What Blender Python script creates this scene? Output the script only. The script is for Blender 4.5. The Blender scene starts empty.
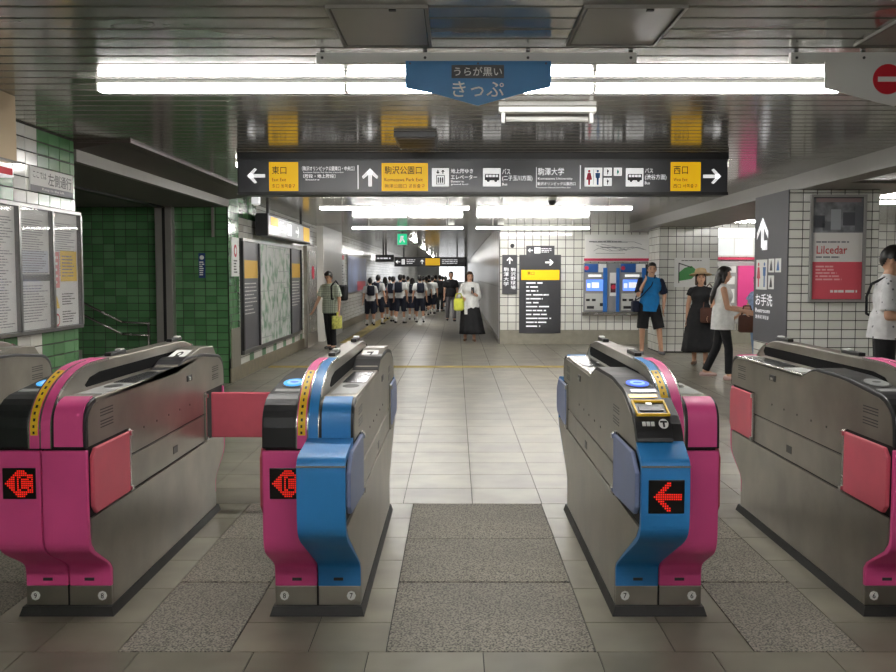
import bpy, bmesh, math, random
from mathutils import Vector, Matrix
SC = bpy.context.scene
COL = SC.collection
PI = math.pi
# ---------------------------------------------------------------- camera, light, exposure
cam = bpy.data.cameras.new('camera'); camo = bpy.data.objects.new('camera', cam); COL.objects.link(camo)
camo.location = (0, 0, 1.5); camo.rotation_euler = (PI/2 - math.atan(61/950), 0, 0)
cam.sensor_width = 36; cam.lens = 36*950/896; cam.shift_x = -8/896
cam.clip_start = 0.05; cam.clip_end = 200
SC.camera = camo
w = bpy.data.worlds.new('world'); SC.world = w; w.use_nodes = True
w.node_tree.nodes['Background'].inputs[0].default_value = (0.9, 0.95, 1, 1)
w.node_tree.nodes['Background'].inputs[1].default_value = 0.02
SC.view_settings.view_transform = 'Standard'; SC.view_settings.look = 'None'
SC.view_settings.exposure = 0.75; SC.view_settings.gamma = 1.0; SC.view_settings.use_curve_mapping = False
TUBE = 38.0          # brightness of the fluorescent tubes
CEIL = 2.6
SC.cycles.max_bounces = 7; SC.cycles.diffuse_bounces = 4; SC.cycles.glossy_bounces = 4
SC.cycles.use_denoising = True
SC.cycles.sample_clamp_indirect = 8

# ---------------------------------------------------------------- materials
MATS = {}
def M(name, col, rough=.5, metal=0, emit=0, noise=0, nscale=8, bump=0, bscale=60, spec=.5, stretch=None, coat=0, dirt=None, alpha=1, world=False):
    if name in MATS: return MATS[name]
    m = bpy.data.materials.new(name); m.use_nodes = True; nt = m.node_tree; N = nt.nodes; L = nt.links
    b = N['Principled BSDF']; MATS[name] = m
    col = tuple(col)+(1,)
    b.inputs['Base Color'].default_value = col; b.inputs['Roughness'].default_value = rough
    b.inputs['Metallic'].default_value = metal; b.inputs['Specular IOR Level'].default_value = spec
    b.inputs['Coat Weight'].default_value = coat
    if alpha < 1: b.inputs['Alpha'].default_value = alpha
    if emit:
        b.inputs['Emission Color'].default_value = col; b.inputs['Emission Strength'].default_value = emit
    if noise or bump or dirt:
        tc = N.new('ShaderNodeTexCoord'); mp = N.new('ShaderNodeMapping'); L.new(N.new('ShaderNodeNewGeometry').outputs['Position'] if world else tc.outputs['Object'], mp.inputs[0])
        if stretch: mp.inputs['Scale'].default_value = stretch
    if noise:
        n = N.new('ShaderNodeTexNoise'); n.inputs['Scale'].default_value = nscale; n.inputs['Detail'].default_value = 2 if world else 5
        L.new(mp.outputs[0], n.inputs['Vector'])
        r = N.new('ShaderNodeMapRange'); r.inputs['From Min'].default_value = .15 if world else .3; r.inputs['From Max'].default_value = .85 if world else .7
        r.inputs['To Min'].default_value = 1-noise; r.inputs['To Max'].default_value = 1+noise
        L.new(n.outputs['Fac'], r.inputs[0])
        mx = N.new('ShaderNodeMix'); mx.data_type = 'RGBA'; mx.blend_type = 'MULTIPLY'; mx.inputs['Factor'].default_value = 1
        mx.inputs['A'].default_value = col; L.new(r.outputs[0], mx.inputs['B']); L.new(mx.outputs['Result'], b.inputs['Base Color'])
        if not emit and not world:
            r2 = N.new('ShaderNodeMapRange'); r2.inputs['To Min'].default_value = max(.02, rough*.8); r2.inputs['To Max'].default_value = min(1, rough*1.25)
            L.new(n.outputs['Fac'], r2.inputs[0]); L.new(r2.outputs[0], b.inputs['Roughness'])
    if bump:
        n2 = N.new('ShaderNodeTexNoise'); n2.inputs['Scale'].default_value = bscale; n2.inputs['Detail'].default_value = 3
        L.new(mp.outputs[0], n2.inputs['Vector'])
        bp = N.new('ShaderNodeBump'); bp.inputs['Strength'].default_value = bump; bp.inputs['Distance'].default_value = .01
        L.new(n2.outputs['Fac'], bp.inputs['Height']); L.new(bp.outputs[0], b.inputs['Normal'])
    return m

def speckle(name, c1, c2, scale, rough, noise=.2):
    m = M(name, c1, rough, noise=noise, nscale=1.2)
    nt = m.node_tree; N = nt.nodes; L = nt.links; b = N['Principled BSDF']
    src = b.inputs['Base Color'].links[0].from_socket
    tc = N.new('ShaderNodeTexCoord'); n = N.new('ShaderNodeTexNoise'); n.inputs['Scale'].default_value = scale; n.inputs['Detail'].default_value = 4
    L.new(tc.outputs['Object'], n.inputs['Vector'])
    r = N.new('ShaderNodeMapRange'); r.inputs['From Min'].default_value = .45; r.inputs['From Max'].default_value = .6
    L.new(n.outputs['Fac'], r.inputs[0])
    mx = N.new('ShaderNodeMix'); mx.data_type = 'RGBA'; L.new(r.outputs[0], mx.inputs['Factor'])
    L.new(src, mx.inputs['A']); mx.inputs['B'].default_value = tuple(c2)+(1,)
    L.new(mx.outputs['Result'], b.inputs['Base Color'])
    return m

def S(r, g, b):      # sRGB 0-255 to linear
    f = lambda c: (c/255/12.92) if c/255 <= .04045 else ((c/255+.055)/1.055)**2.4
    return (f(r), f(g), f(b))

steel = M('stainless', S(160,155,145), .34, .85, noise=.20, nscale=3.5, stretch=(1, 1, 1), bump=.02, bscale=200)
steel2 = M('stainless_bright', S(200,198,192), .25, .9, noise=.06, nscale=6)
darkcore = M('dark_gap', S(22,22,22), .6)
rubber = M('skirt_black', S(38,37,36), .55, noise=.25, nscale=10)
pink = M('pink_paint', S(228,84,150), .42, noise=.07, nscale=4)
blue = M('blue_paint', S(46,132,200), .42, noise=.07, nscale=4)
blackp = M('black_plastic', S(32,32,34), .42, noise=.15, nscale=8)
greyp = M('dark_grey_trim', S(60,60,60), .4)
salmon = M('pink_flap_plastic', S(206,92,108), .45, noise=.08, nscale=6)
lav = M('blue_flap_plastic', S(128,140,176), .45, noise=.08, nscale=6)
chrome = M('chrome', S(225,225,225), .15, 1)
white = M('white_enamel', S(232,232,228), .4)
whitep = M('white_print', S(238,238,235), .5)
blackt = M('black_print', S(20,20,20), .5)
yellow = M('yellow_label', S(245,200,40), .45)
ledred = M('led_red', (.9, .02, .01), .5, emit=.42)
ledbg = M('led_black', S(8,8,8), .3)
icblue = M('reader_blue_glow', (.06, .16, 1.0), .4, emit=.5)
iccyan = M('reader_cyan_glow', (.05, .40, .85), .4, emit=.5)
tube_m = M('fluorescent_tube', (1, .98, .95), .4, emit=TUBE)
tube_off = M('unlit_tube', S(215,215,210), .3)
ceil_m = M('ceiling_aluminium', S(152,149,142), .135, .42, noise=.06, nscale=3, stretch=(.4, 1, 1), spec=.6)
ceil_gap = M('ceiling_gap', S(40,40,38), .7)
signgrey = M('sign_charcoal', S(62,62,66), .35, noise=.05, nscale=2)
signface = M('sign_face_charcoal', S(70,71,76), .3, emit=0)
signyel = M('sign_yellow_lit', S(250,195,10), .4, emit=.25)
signwhite = M('sign_white_lit', S(245,245,245), .4, emit=.35)
grout = M('grout_dark', S(52,50,46), .8)
tile_w = [M('white_tile_%d' % i, S(*c), .12, spec=.6) for i, c in enumerate([(232,232,224), (224,224,216), (236,236,230)])]
tile_g = [M('green_tile_%d' % i, S(*c), .15, spec=.6) for i, c in enumerate([(88,136,90), (80,127,83), (95,143,97)])]
tile_lg = M('pale_green_tile', S(120,160,128), .14)
floor_t = [M('floor_tile_%d' % i, S(*c), .33, noise=.42, nscale=3.0, bump=.0, bscale=90, world=True, spec=.5) for i, c in enumerate([(125,121,107), (119,115,102), (129,125,111)])]
mat_s = speckle('granite_slab', S(144,138,126), S(72,69,64), 110, .62)
tactile = M('tactile_yellow', S(176,158,92), .6, noise=.15)
brown = M('soffit_brown', S(72,62,56), .5)
beamg = M('beam_grey', S(132,129,122), .5, noise=.06)
beige = M('beige_paint', S(178,160,132), .5)
plaster = M('plaster_grey', S(150,148,142), .6)

# ---------------------------------------------------------------- geometry helpers
def obj(name, bm, mat, parent=None, bevel=0, smooth=False):
    if isinstance(bm, bmesh.types.BMesh):
        me = bpy.data.meshes.new(name); bmesh.ops.recalc_face_normals(bm, faces=bm.faces[:]); bm.to_mesh(me); bm.free()
    else: me = bm
    if not me.materials:
        for m in (mat if isinstance(mat, (list, tuple)) else [mat]): me.materials.append(m)
    if smooth:
        for p in me.polygons: p.use_smooth = True
    o = bpy.data.objects.new(name, me); COL.objects.link(o)
    if parent: o.parent = parent
    if bevel:
        md = o.modifiers.new('bevel', 'BEVEL'); md.width = bevel; md.segments = 2; md.limit_method = 'ANGLE'; md.angle_limit = .6
    return o
def tag(o, label=None, cat=None, group=None, kind=None):
    if label: o['label'] = label
    if cat: o['category'] = cat
    if group: o['group'] = group
    if kind: o['kind'] = kind
    return o
def empty(name, loc=(0,0,0), rz=0):
    o = bpy.data.objects.new(name, None); COL.objects.link(o); o.location = loc; o.rotation_euler = (0, 0, rz)
    o.empty_display_size = .1
    return o
def thing(name, label, cat, loc=(0,0,0), rz=0, group=None):
    return tag(empty(name, loc, rz), label, cat, group)
def bbox(bm, x0, x1, y0, y1, z0, z1):
    v = [bm.verts.new((x, y, z)) for x in (x0, x1) for y in (y0, y1) for z in (z0, z1)]
    for f in ((0,1,3,2), (4,6,7,5), (0,4,5,1), (2,3,7,6), (0,2,6,4), (1,5,7,3)): bm.faces.new([v[i] for i in f])
def box(name, x0, x1, y0, y1, z0, z1, mat, parent=None, bevel=0):
    bm = bmesh.new(); bbox(bm, x0, x1, y0, y1, z0, z1); return obj(name, bm, mat, parent, bevel)
def bprism(bm, pts, f, a, b):   # pts 2d; f(p,t)->3d
    A = [bm.verts.new(f(p, a)) for p in pts]; B = [bm.verts.new(f(p, b)) for p in pts]
    n = len(pts)
    bm.faces.new(A); bm.faces.new(B[::-1])
    for i in range(n): bm.faces.new((A[i], B[i], B[(i+1) % n], A[(i+1) % n]))
def prismx(name, pts, xa, xb, mat, parent=None, bevel=0, soft=False):   # pts (y,z) extruded in x
    bm = bmesh.new(); bprism(bm, pts, lambda p, t: (t, p[0], p[1]), xa, xb)
    if soft:
        bmesh.ops.recalc_face_normals(bm, faces=bm.faces[:])
        for e in bm.edges: e.smooth = e.calc_face_angle(0) < .6
    return obj(name, bm, mat, parent, bevel, smooth=soft)
def chaikin(pts, n=2):      # round the corners of an open outline
    for _ in range(n):
        q = [pts[0]]
        for a, b in zip(pts, pts[1:]):
            L = math.hypot(b[0]-a[0], b[1]-a[1]); f = min(.25, .03/max(L, 1e-6))
            q += [(a[0]+(b[0]-a[0])*f, a[1]+(b[1]-a[1])*f), (a[0]+(b[0]-a[0])*(1-f), a[1]+(b[1]-a[1])*(1-f))]
        pts = q+[pts[-1]]
    return pts
def btube(bm, p0, p1, r0, r1=None, seg=10, cap=True):
    r1 = r0 if r1 is None else r1
    p0 = Vector(p0); p1 = Vector(p1); d = (p1-p0).normalized()
    a = Vector((0,0,1)) if abs(d.z) < .9 else Vector((1,0,0))
    u = d.cross(a).normalized(); v = d.cross(u)
    R = []
    for p, r in ((p0, r0), (p1, r1)):
        R.append([bm.verts.new(p+(u*math.cos(2*PI*i/seg)+v*math.sin(2*PI*i/seg))*r) for i in range(seg)])
    for i in range(seg): bm.faces.new((R[0][i], R[0][(i+1) % seg], R[1][(i+1) % seg], R[1][i]))
    if cap: bm.faces.new(R[0][::-1]); bm.faces.new(R[1])
def tube(name, p0, p1, r, mat, parent=None, seg=10, r1=None):
    bm = bmesh.new(); btube(bm, p0, p1, r, r1, seg); o = obj(name, bm, mat, parent)
    for p in o.data.polygons: p.use_smooth = len(p.vertices) == 4
    return o
def polytube(name, pts, r, mat, parent=None, seg=8):
    bm = bmesh.new()
    for a, b in zip(pts, pts[1:]): btube(bm, a, b, r, seg=seg)
    for p in pts[1:-1]: bmesh.ops.create_uvsphere(bm, u_segments=8, v_segments=6, radius=r, matrix=Matrix.Translation(p))
    return obj(name, bm, mat, parent, smooth=True)
def offset_poly(pts, t):   # open polyline -> closed band of thickness t to its right-hand side
    out = []
    n = len(pts)
    for i in range(n):
        a = Vector(pts[max(0, i-1)]); b = Vector(pts[min(n-1, i+1)]); d = (b-a)
        d = d.normalized(); nrm = Vector((d.y, -d.x)); out.append((pts[i][0]+nrm.x*t, pts[i][1]+nrm.y*t))
    return list(pts)+out[::-1]

TCACHE = {}
def text_geom(s):
    if s in TCACHE: return TCACHE[s]
    c = bpy.data.curves.new('t', 'FONT'); c.body = s; c.size = 1; c.resolution_u = 2; c.fill_mode = 'BOTH'; c.offset = .008
    o = bpy.data.objects.new('t', c); COL.objects.link(o)
    dg = bpy.context.evaluated_depsgraph_get(); me = bpy.data.meshes.new_from_object(o.evaluated_get(dg))
    vs = [v.co.copy() for v in me.vertices]; fs = [tuple(p.vertices) for p in me.polygons]
    bpy.data.objects.remove(o); bpy.data.curves.remove(c); bpy.data.meshes.remove(me)
    TCACHE[s] = (vs, fs); return TCACHE[s]

class Frame:      # a plane in the scene: u to the viewer's right, v up, w towards the viewer
    B = {'-y': ((1,0,0), (0,0,1), (0,-1,0)), '+x': ((0,1,0), (0,0,1), (1,0,0)), '-x': ((0,-1,0), (0,0,1), (-1,0,0)), '+y': ((-1,0,0), (0,0,1), (0,1,0)),
         '+z': ((1,0,0), (0,1,0), (0,0,1)), '-z': ((1,0,0), (0,1,0), (0,0,-1))}
    def __init__(s, parent, face='-y', o=(0,0,0)):
        s.p = parent; s.r, s.u, s.n = [Vector(q) for q in Frame.B[face]]; s.o = Vector(o)
    def pt(s, a, b, c=0): return s.o+s.r*a+s.u*b+s.n*c
    def box(s, name, u0, u1, v0, v1, w0, w1, mat, bevel=0, parent=None):
        bm = bmesh.new(); bprism(bm, [(u0,v0), (u1,v0), (u1,v1), (u0,v1)], lambda p, t: s.pt(p[0], p[1], t), w0, w1)
        return obj(name, bm, mat, parent or s.p, bevel)
    def poly(s, name, pts, w0, w1, mat, parent=None, bevel=0):
        bm = bmesh.new(); bprism(bm, pts, lambda p, t: s.pt(p[0], p[1], t), w0, w1); return obj(name, bm, mat, parent or s.p, bevel)
    def polys(s, name, plist, w0, w1, mat, parent=None):
        bm = bmesh.new()
        for pts in plist: bprism(bm, pts, lambda p, t: s.pt(p[0], p[1], t), w0, w1)
        return obj(name, bm, mat, parent or s.p)
    def disc(s, name, u, v, r, w0, w1, mat, seg=20, parent=None, ry=None):
        ry = ry or r
        return s.poly(name, [(u+r*math.cos(2*PI*i/seg), v+ry*math.sin(2*PI*i/seg)) for i in range(seg)], w0, w1, mat, parent)
    def text(s, body, u0, u1, v0, v1, wt, mat, parent=None, name='lettering'):
        vs, fs = text_geom(body)
        x0 = min(v.x for v in vs); x1 = max(v.x for v in vs); y0 = min(v.y for v in vs); y1 = max(v.y for v in vs)
        me = bpy.data.meshes.new(name)
        co = [s.pt(u0+(v.x-x0)/(x1-x0)*(u1-u0), v0+(v.y-y0)/(y1-y0)*(v1-v0), wt) for v in vs]
        me.from_pydata(co, [], fs); return obj(name, me, mat, parent or s.p)
    def lines(s, name, u0, u1, v0, v1, rows, wt, mat, seed=1, fill=.55, parent=None, ragged=.4):   # lines of small unreadable print
        rnd = random.Random(seed); pl = []; rh = (v1-v0)/rows
        for i in range(rows):
            v = v1-(i+.5)*rh; u = u0; end = u1-(u1-u0)*ragged*rnd.random()
            while u < end:
                l = min(end-u, rh*rnd.uniform(.6, 3)); pl.append([(u, v-rh*fill/2), (u+l, v-rh*fill/2), (u+l, v+rh*fill/2), (u, v+rh*fill/2)]); u += l+rh*rnd.uniform(.15, .5)
        return s.polys(name, pl, wt, wt+.0006, mat, parent)
    def tiles(s, u0, u1, v0, v1, tw, th, gap, mat_fn, thick=.006, holes=(), name='tile', joined=False, uo=None, vo=None):
        # real tiles, each its own piece (or one joined 'stuff' piece for those too small to pick apart)
        uo = u0 if uo is None else uo; vo = v0 if vo is None else vo
        cache = {}; JB = {}
        i0 = math.floor((u0-uo)/tw+1e-6); i1 = math.ceil((u1-uo)/tw-1e-6); j0 = math.floor((v0-vo)/th+1e-6); j1 = math.ceil((v1-vo)/th-1e-6)
        for i in range(i0, i1):
            for j in range(j0, j1):
                a = max(u0, uo+i*tw)+gap/2; b = min(u1, uo+(i+1)*tw)-gap/2; c = max(v0, vo+j*th)+gap/2; d = min(v1, vo+(j+1)*th)-gap/2
                if b-a < .01 or d-c < .01: continue
                if any(a >= h[0]-.005 and b <= h[1]+.005 and c >= h[2]-.005 and d <= h[3]+.005 for h in holes): continue
                m = mat_fn(i, j, (a+b)/2, (c+d)/2)
                if joined:
                    bm = JB.setdefault(m.name, bmesh.new())
                    bprism(bm, [(a,c), (b,c), (b,d), (a,d)], lambda p, t: s.pt(p[0], p[1], t), 0, thick)
                    continue
                k = (round(b-a, 4), round(d-c, 4), m.name)
                if k not in cache:
                    bm = bmesh.new(); e = .0025; W, H = (b-a)/2, (d-c)/2
                    rings = [[bm.verts.new(s.r*(x*(W-q))+s.u*(y*(H-q))+s.n*t) for x, y in ((-1,-1), (1,-1), (1,1), (-1,1))] for q, t in ((0, 0), (0, thick-e), (e, thick))]
                    for A, Bq in zip(rings, rings[1:]):
                        for q in range(4): bm.faces.new((A[q], A[(q+1) % 4], Bq[(q+1) % 4], Bq[q]))
                    bm.faces.new(rings[2])
                    me = bpy.data.meshes.new(name); bm.to_mesh(me); bm.free(); me.materials.append(m); cache[k] = me
                o = bpy.data.objects.new(name, cache[k]); COL.objects.link(o); o.parent = s.p
                o.location = s.pt((a+b)/2, (c+d)/2)
        for k, bm in JB.items(): tag(obj('tile_field', bm, MATS[k], s.p), kind='stuff')
def rc(seq, seed=0):
    r = random.Random(seed); return lambda *a: r.choice(seq)
def arrow(cx, cy, L, t, ang, head=.5):   # outline polygons of a sign arrow pointing along ang
    R = lambda p: (cx+p[0]*math.cos(ang)-p[1]*math.sin(ang), cy+p[0]*math.sin(ang)+p[1]*math.cos(ang))
    h = L*head; k = t*.71
    shaft = [(-L/2, -t/2), (L/2-t*.6, -t/2), (L/2-t*.6, t/2), (-L/2, t/2)]
    up = [(L/2, 0), (L/2-h, h), (L/2-h-2*k*.5, h-k*.5) , (L/2-2*k, 0)]
    dn = [(p[0], -p[1]) for p in up][::-1]
    return [[R(p) for p in q] for q in (shaft, up, dn)]

# ---------------------------------------------------------------- structure: floor
floor = tag(box('floor', -8, 11, -6, 80, -.1, -.006, grout), kind='structure')
PX, OX = .457, .108
rows = [2.33, 2.785, 3.24, 3.70]+[6.16+.455*i for i in range(14)]
rowsz = [(rows[i], rows[i+1]) for i in range(3)]+[(rows[i], rows[i+1]) for i in range(4, len(rows)-1)]
fr = Frame(floor, '+z', (0, 0, -.006))
fl_cache = {}
rnd = random.Random(4)
def floor_tile(x0, x1, y0, y1, mats=floor_t, name='floor_tile', g=.005, h=.006):
    m = rnd.choice(mats); k = (round(x1-x0, 3), round(y1-y0, 3), m.name)
    if k not in fl_cache:
        bm = bmesh.new(); a, b = (x1-x0-g)/2, (y1-y0-g)/2; bbox(bm, -a, a, -b, b, 0, h)
        bmesh.ops.recalc_face_normals(bm, faces=bm.faces[:]); me = bpy.data.meshes.new(name); bm.to_mesh(me); bm.free(); me.materials.append(m); fl_cache[k] = me
    o = bpy.data.objects.new(name, fl_cache[k]); COL.objects.link(o); o.parent = floor; o.location = ((x0+x1)/2, (y0+y1)/2, -.006)
    return o
for y0, y1 in rowsz:
    if y0 > 11.5: continue
    lim = .52*y1+.3
    for i in range(-13, 14):
        x0 = OX+i*PX; x1 = x0+PX
        if x1 < -lim or x0 > lim or x0 < -3.15 or x1 > 6: continue
        floor_tile(x0, x1, y0, y1)
sr = [3.70, 4.02, 4.47, 4.92, 5.36, 5.79, 6.16]
strips = [(-3.13, -2.79), (-2.79, -2.46)]; 
mats = [(-2.46, -2.01), (-1.35, -.903), (-.28, .559), (1.191, 1.631), (2.26, 2.71)]
edges = [-3.13, -2.46, -2.01, -1.35, -.903, -.28, .559, 1.191, 1.631, 2.26, 2.71, 3.4]
for a, b in zip(edges, edges[1:]):
    if (a, b) in mats:
        for y0, y1 in ((3.70, 4.556), (4.566, 5.33), (5.33, 6.16)): floor_tile(a, b, y0, y1, [mat_s], 'granite_slab', .006, .007)
    else:
        mid = {(-1.35+0): 0}.get(a, (a+b)/2)
        for y0, y1 in zip(sr, sr[1:]):
            for c, d in ((a, (a+b)/2), ((a+b)/2, b)): floor_tile(c, d, y0, y1)
# far floor, tiles too small to pick apart
bmf = {m.name: bmesh.new() for m in floor_t}
def far_tiles(xa, xb, ya, yb):
    i = 0
    x = OX+PX*math.floor((xa-OX)/PX)
    while x < xb:
        y = ya
        while y < yb:
            bm = bmf[rnd.choice(floor_t).name]
            q = [bm.verts.new(p) for p in ((max(xa, x)+.003, y+.003, 0), (min(xb, x+PX)-.003, y+.003, 0), (min(xb, x+PX)-.003, y+.452, 0), (max(xa, x)+.003, y+.452, 0))]
            bm.faces.new(q); y += .455
        x += PX
yN = max(r for r in rows if r <= 12.07)
far_tiles(-7, 11, yN, 20.6); far_tiles(-3.13, .94, yN+.455*math.ceil((20.6-yN)/.455), 78)
far_tiles(-3.13, 3.4, -5, 2.3); far_tiles(3.4, 11, -5, 6.1); far_tiles(6.05, 11, 6.16, yN-.1)
for k, bm in bmf.items(): tag(obj('floor_tile_field', bm, MATS[k], floor), kind='stuff')
# tactile strips
def tact(x0, x1, y0, y1):
    bm = bmesh.new(); bbox(bm, x0, x1, y0, y1, 0, .004)
    L = x1-x0 > y1-y0; n = 3
    for i in range(n):
        if L: c = y0+(i+.5)*(y1-y0)/n; bbox(bm, x0, x1, c-.02, c+.02, .004, .009)
        else: c = x0+(i+.5)*(x1-x0)/n; bbox(bm, c-.02, c+.02, y0, y1, .004, .009)
    return obj('tactile_strip', bm, tactile, floor)
tact(-3.05, 3.4, 15.35, 15.62); tact(-2.58, -2.28, 21.0, 34)

# ---------------------------------------------------------------- ceiling
ceiling = tag(box('ceiling', -8, 11, -6, 80, CEIL+.02, CEIL+.12, ceil_gap), kind='structure')
def slat_mesh(x0, x1):
    bm = bmesh.new(); P = [(0, .018), (.004, .003), (.010, 0), (.158, 0), (.164, .003), (.168, .018)]
    A = [bm.verts.new((x0, p[0], p[1])) for p in P]; B = [bm.verts.new((x1, p[0], p[1])) for p in P]
    for i in range(len(P)-1): bm.faces.new((A[i], A[i+1], B[i+1], B[i]))
    bmesh.ops.recalc_face_normals(bm, faces=bm.faces[:])
    me = bpy.data.meshes.new('ceiling_slat'); bm.to_mesh(me); bm.free(); me.materials.append(ceil_m)
    for p in me.polygons: p.use_smooth = False
    return me
def slats(x0, x1, y0, y1, joined=False):
    me = slat_mesh(x0, x1); y = y0
    if joined:
        bm = bmesh.new()
        while y < y1-.01:
            n = len(bm.verts); bm.from_mesh(me); bm.verts.ensure_lookup_table()
            for v in bm.verts[n:]: v.co.y += y
            y += .176
        o = obj('ceiling_slat_field', bm, ceil_m, ceiling); o.location.z = CEIL; tag(o, kind='stuff'); return
    while y < y1-.01:
        o = bpy.data.objects.new('ceiling_slat', me); COL.objects.link(o); o.parent = ceiling; o.location = (0, y, CEIL); y += .176
slats(-3.13, 3.75, 2.4, 2.4+.176*31)           # to 7.856
slats(-2.66, 3.75, 2.4+.176*31, 2.4+.176*60)   # to 12.96
slats(-3.13, 3.75, 2.4+.176*60, 20.6, True)
slats(-3.13, 1.2, 20.6, 78, True)
slats(3.95, 11, -5, 20.6, True)
slats(-3.13, 3.75, -5, 2.4, True)
# ceiling hatches
def hatch(x0, x1, y0, y1, lab):
    t = thing('ceiling_hatch', lab, 'hatch', ((x0+x1)/2, (y0+y1)/2, CEIL), group='ceiling hatches'); a, b = (x1-x0)/2, (y1-y0)/2
    box('panel', -a+.02, a-.02, -b+.02, b-.02, -.010, .0, M('hatch_panel', S(150,147,140), .4, .2), t)
    for n, q in (('frame_bar', (-a, a, -b, -b+.014)), ('frame_bar', (-a, a, b-.014, b)), ('frame_bar', (-a, -a+.014, -b+.014, b-.014)), ('frame_bar', (a-.014, a, -b+.014, b-.014))):
        box(n, *q, -.014, .0, beamg, t)
    box('latch', a*.3-.015, a*.3+.015, -b+.03, -b+.05, -.016, -.01, blackp, t)
hatch(-.535, -.115, 3.95, 4.62, 'square access hatch in the slatted ceiling left of the blue hanging plate')
hatch(.523, .949, 3.95, 4.60, 'square access hatch in the slatted ceiling right of the blue hanging plate')
hatch(1.90, 2.32, 3.98, 4.62, 'access hatch in the ceiling above the white no entry plate')
# ceiling vent
t = thing('ceiling_vent', 'dark square vent grille set under ceiling above the long direction sign', 'vent', (-.315, 7.72, CEIL))
box('housing', -.165, .165, -.3, .3, -.035, 0, blackp, t)
for i in range(6): box('slat', -.145, .145, -.26+i*.095, -.20+i*.095, -.045, -.035, brown, t)
# beams
trim = tag(box('trim_1', 3.75, 3.95, -5, 20.6, 2.42, CEIL+.02, beamg), kind='structure')
box('lip', 3.70, 3.75, -5, 20.6, 2.42, 2.45, beamg, trim)
box('soffit', 3.95, 4.9, 9.6, 20.6, 2.42, 2.45, beamg, trim)
t2 = tag(prismx('trim_2', [(7.85, 2.58), (7.85, 2.62), (13.1, 2.62), (13.1, 2.58)], -3.1, -2.66, brown), kind='structure')
bm = bmesh.new(); bprism(bm, [(-2.66, 2.605), (-2.66, 2.64), (-3.16, 2.64), (-3.16, 2.52)], lambda p, t: (p[0], t, p[1]), 7.86, 13.1)
obj('soffit_panel', bm, brown, t2)
box('edge_rail', -3.17, -3.11, 7.86, 13.1, 2.43, 2.53, beamg, t2)
box('pipe_cover', -3.33, -3.30, 13.0, 13.05, 2.02, 2.42, beamg, t2)
# ---------------------------------------------------------------- walls
def struct(name, *a, mat=grout): return tag(box(name, *a, mat), kind='structure')
# left wall with poster boards, ends at the alcove
wl = struct('wall_left', -3.5, -3.13, -5.2, 7.85, 0, CEIL)
F = Frame(wl, '+x', (-3.13, 0, 0))
rl = random.Random(3)
def lw(i, j, u, v):
    if u < 6.76: return rl.choice(tile_g)
    if u < 7.14: return rl.choice(tile_w)
    if 2.0 < v < 2.12: return tile_lg
    return rl.choice(tile_g)
F.tiles(6.16, 7.85, .30, CEIL, .2, .0955, .008, lw, holes=[(5.0, 7.84, 1.08, 2.0)], vo=.30)
F.tiles(6.16, 7.85, .0, .30, .2, .0955, .008, rc(tile_g, 2), joined=True)
F.tiles(-5, 6.16, .0, CEIL, .2, .0955, .008, lambda *a: tile_g[0], joined=True)
Frame(wl, '+y', (-3.13, 7.85, 0)).tiles(0, .36, 0, CEIL, .18, .0955, .008, lambda *a: tile_g[1], joined=True)
# alcove with stairs
wa = struct('wall_alcove', -8, -3.13, 13.1, 13.4, 0, CEIL)
F = Frame(wa, '-y', (0, 13.1, 0))
F.tiles(-5.62, -3.13, .40, 2.43, .155, .1015, .008, rc(tile_g, 5), vo=.40)
F.tiles(-5.62, -3.13, .0, .40, .155, .1, .008, rc(tile_g, 8), joined=True)
F.tiles(-7.9, -5.62, .0, 2.43, .155, .1015, .008, rc(tile_g, 6), joined=True)
wal = struct('wall_alcove_left', -8.2, -8, 7.5, 13.4, 0, CEIL, mat=plaster)
wan = struct('wall_alcove_near', -8, -3.5, 7.5, 7.85, 0, CEIL, mat=plaster)
box('alcove_soffit', -8, -3.17, 7.85, 13.1, 2.43, 2.47, M('alcove_soffit', S(96,94,90), .6), wa)
box('shutter_slot', -4.06, -3.96, 7.9, 13.09, 2.405, 2.43, M('slot_dark', S(40,40,38), .6), wa)
box('shutter_guide', -4.09, -3.86, 12.96, 13.10, 0, 2.43, M('guide_steel', S(150,148,142), .4, .35), wa, .006)
box('guide_groove', -3.99, -3.95, 12.955, 12.965, 0, 2.42, darkcore, wa)
st = tag(empty('floor_stairs', (0,0,0)), kind='structure')
for i in range(7): box('stair_step', -4.55-.28*(i+1), -4.55-.28*i, 10.2, 12.95, 0, .16*(i+1), plaster, st, .008)
hr = thing('handrail', 'pair of steel handrails sloping up the green tiled alcove wall', 'handrail', (-4.2, 12.95, 0))
for dz, n in ((.84, 'upper_rail'), (.675, 'lower_rail')):
    polytube(n, [(.02, 0, dz), (-.36, 0, dz+.02), (-1.0, 0, dz+.34), (-1.6, 0, dz+.64)], .017, steel2, hr)
    for x, z in ((-.02, dz), (-.9, dz+.29)): tube('wall_bracket', (x, 0, z), (x, .15, z-.02), .011, steel2, hr, 8)
tube('rail_post', (0, 0, 0), (0, 0, .86), .016, steel2, hr, 8)
# no-entry-like small blue notice on green wall
n = thing('wall_notice', 'small blue vertical notice stuck on the green tiled wall', 'notice', (-3.49, 13.09, 0)); F = Frame(n)
F.box('plate', -.045, .045, 1.46, 1.80, .0, .006, M('notice_blue', S(24,60,120), .4))
F.disc('pictogram', 0, 1.74, .03, .006, .008, whitep); F.lines('print', -.035, .035, 1.49, 1.69, 7, .006, whitep, 3)
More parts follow.
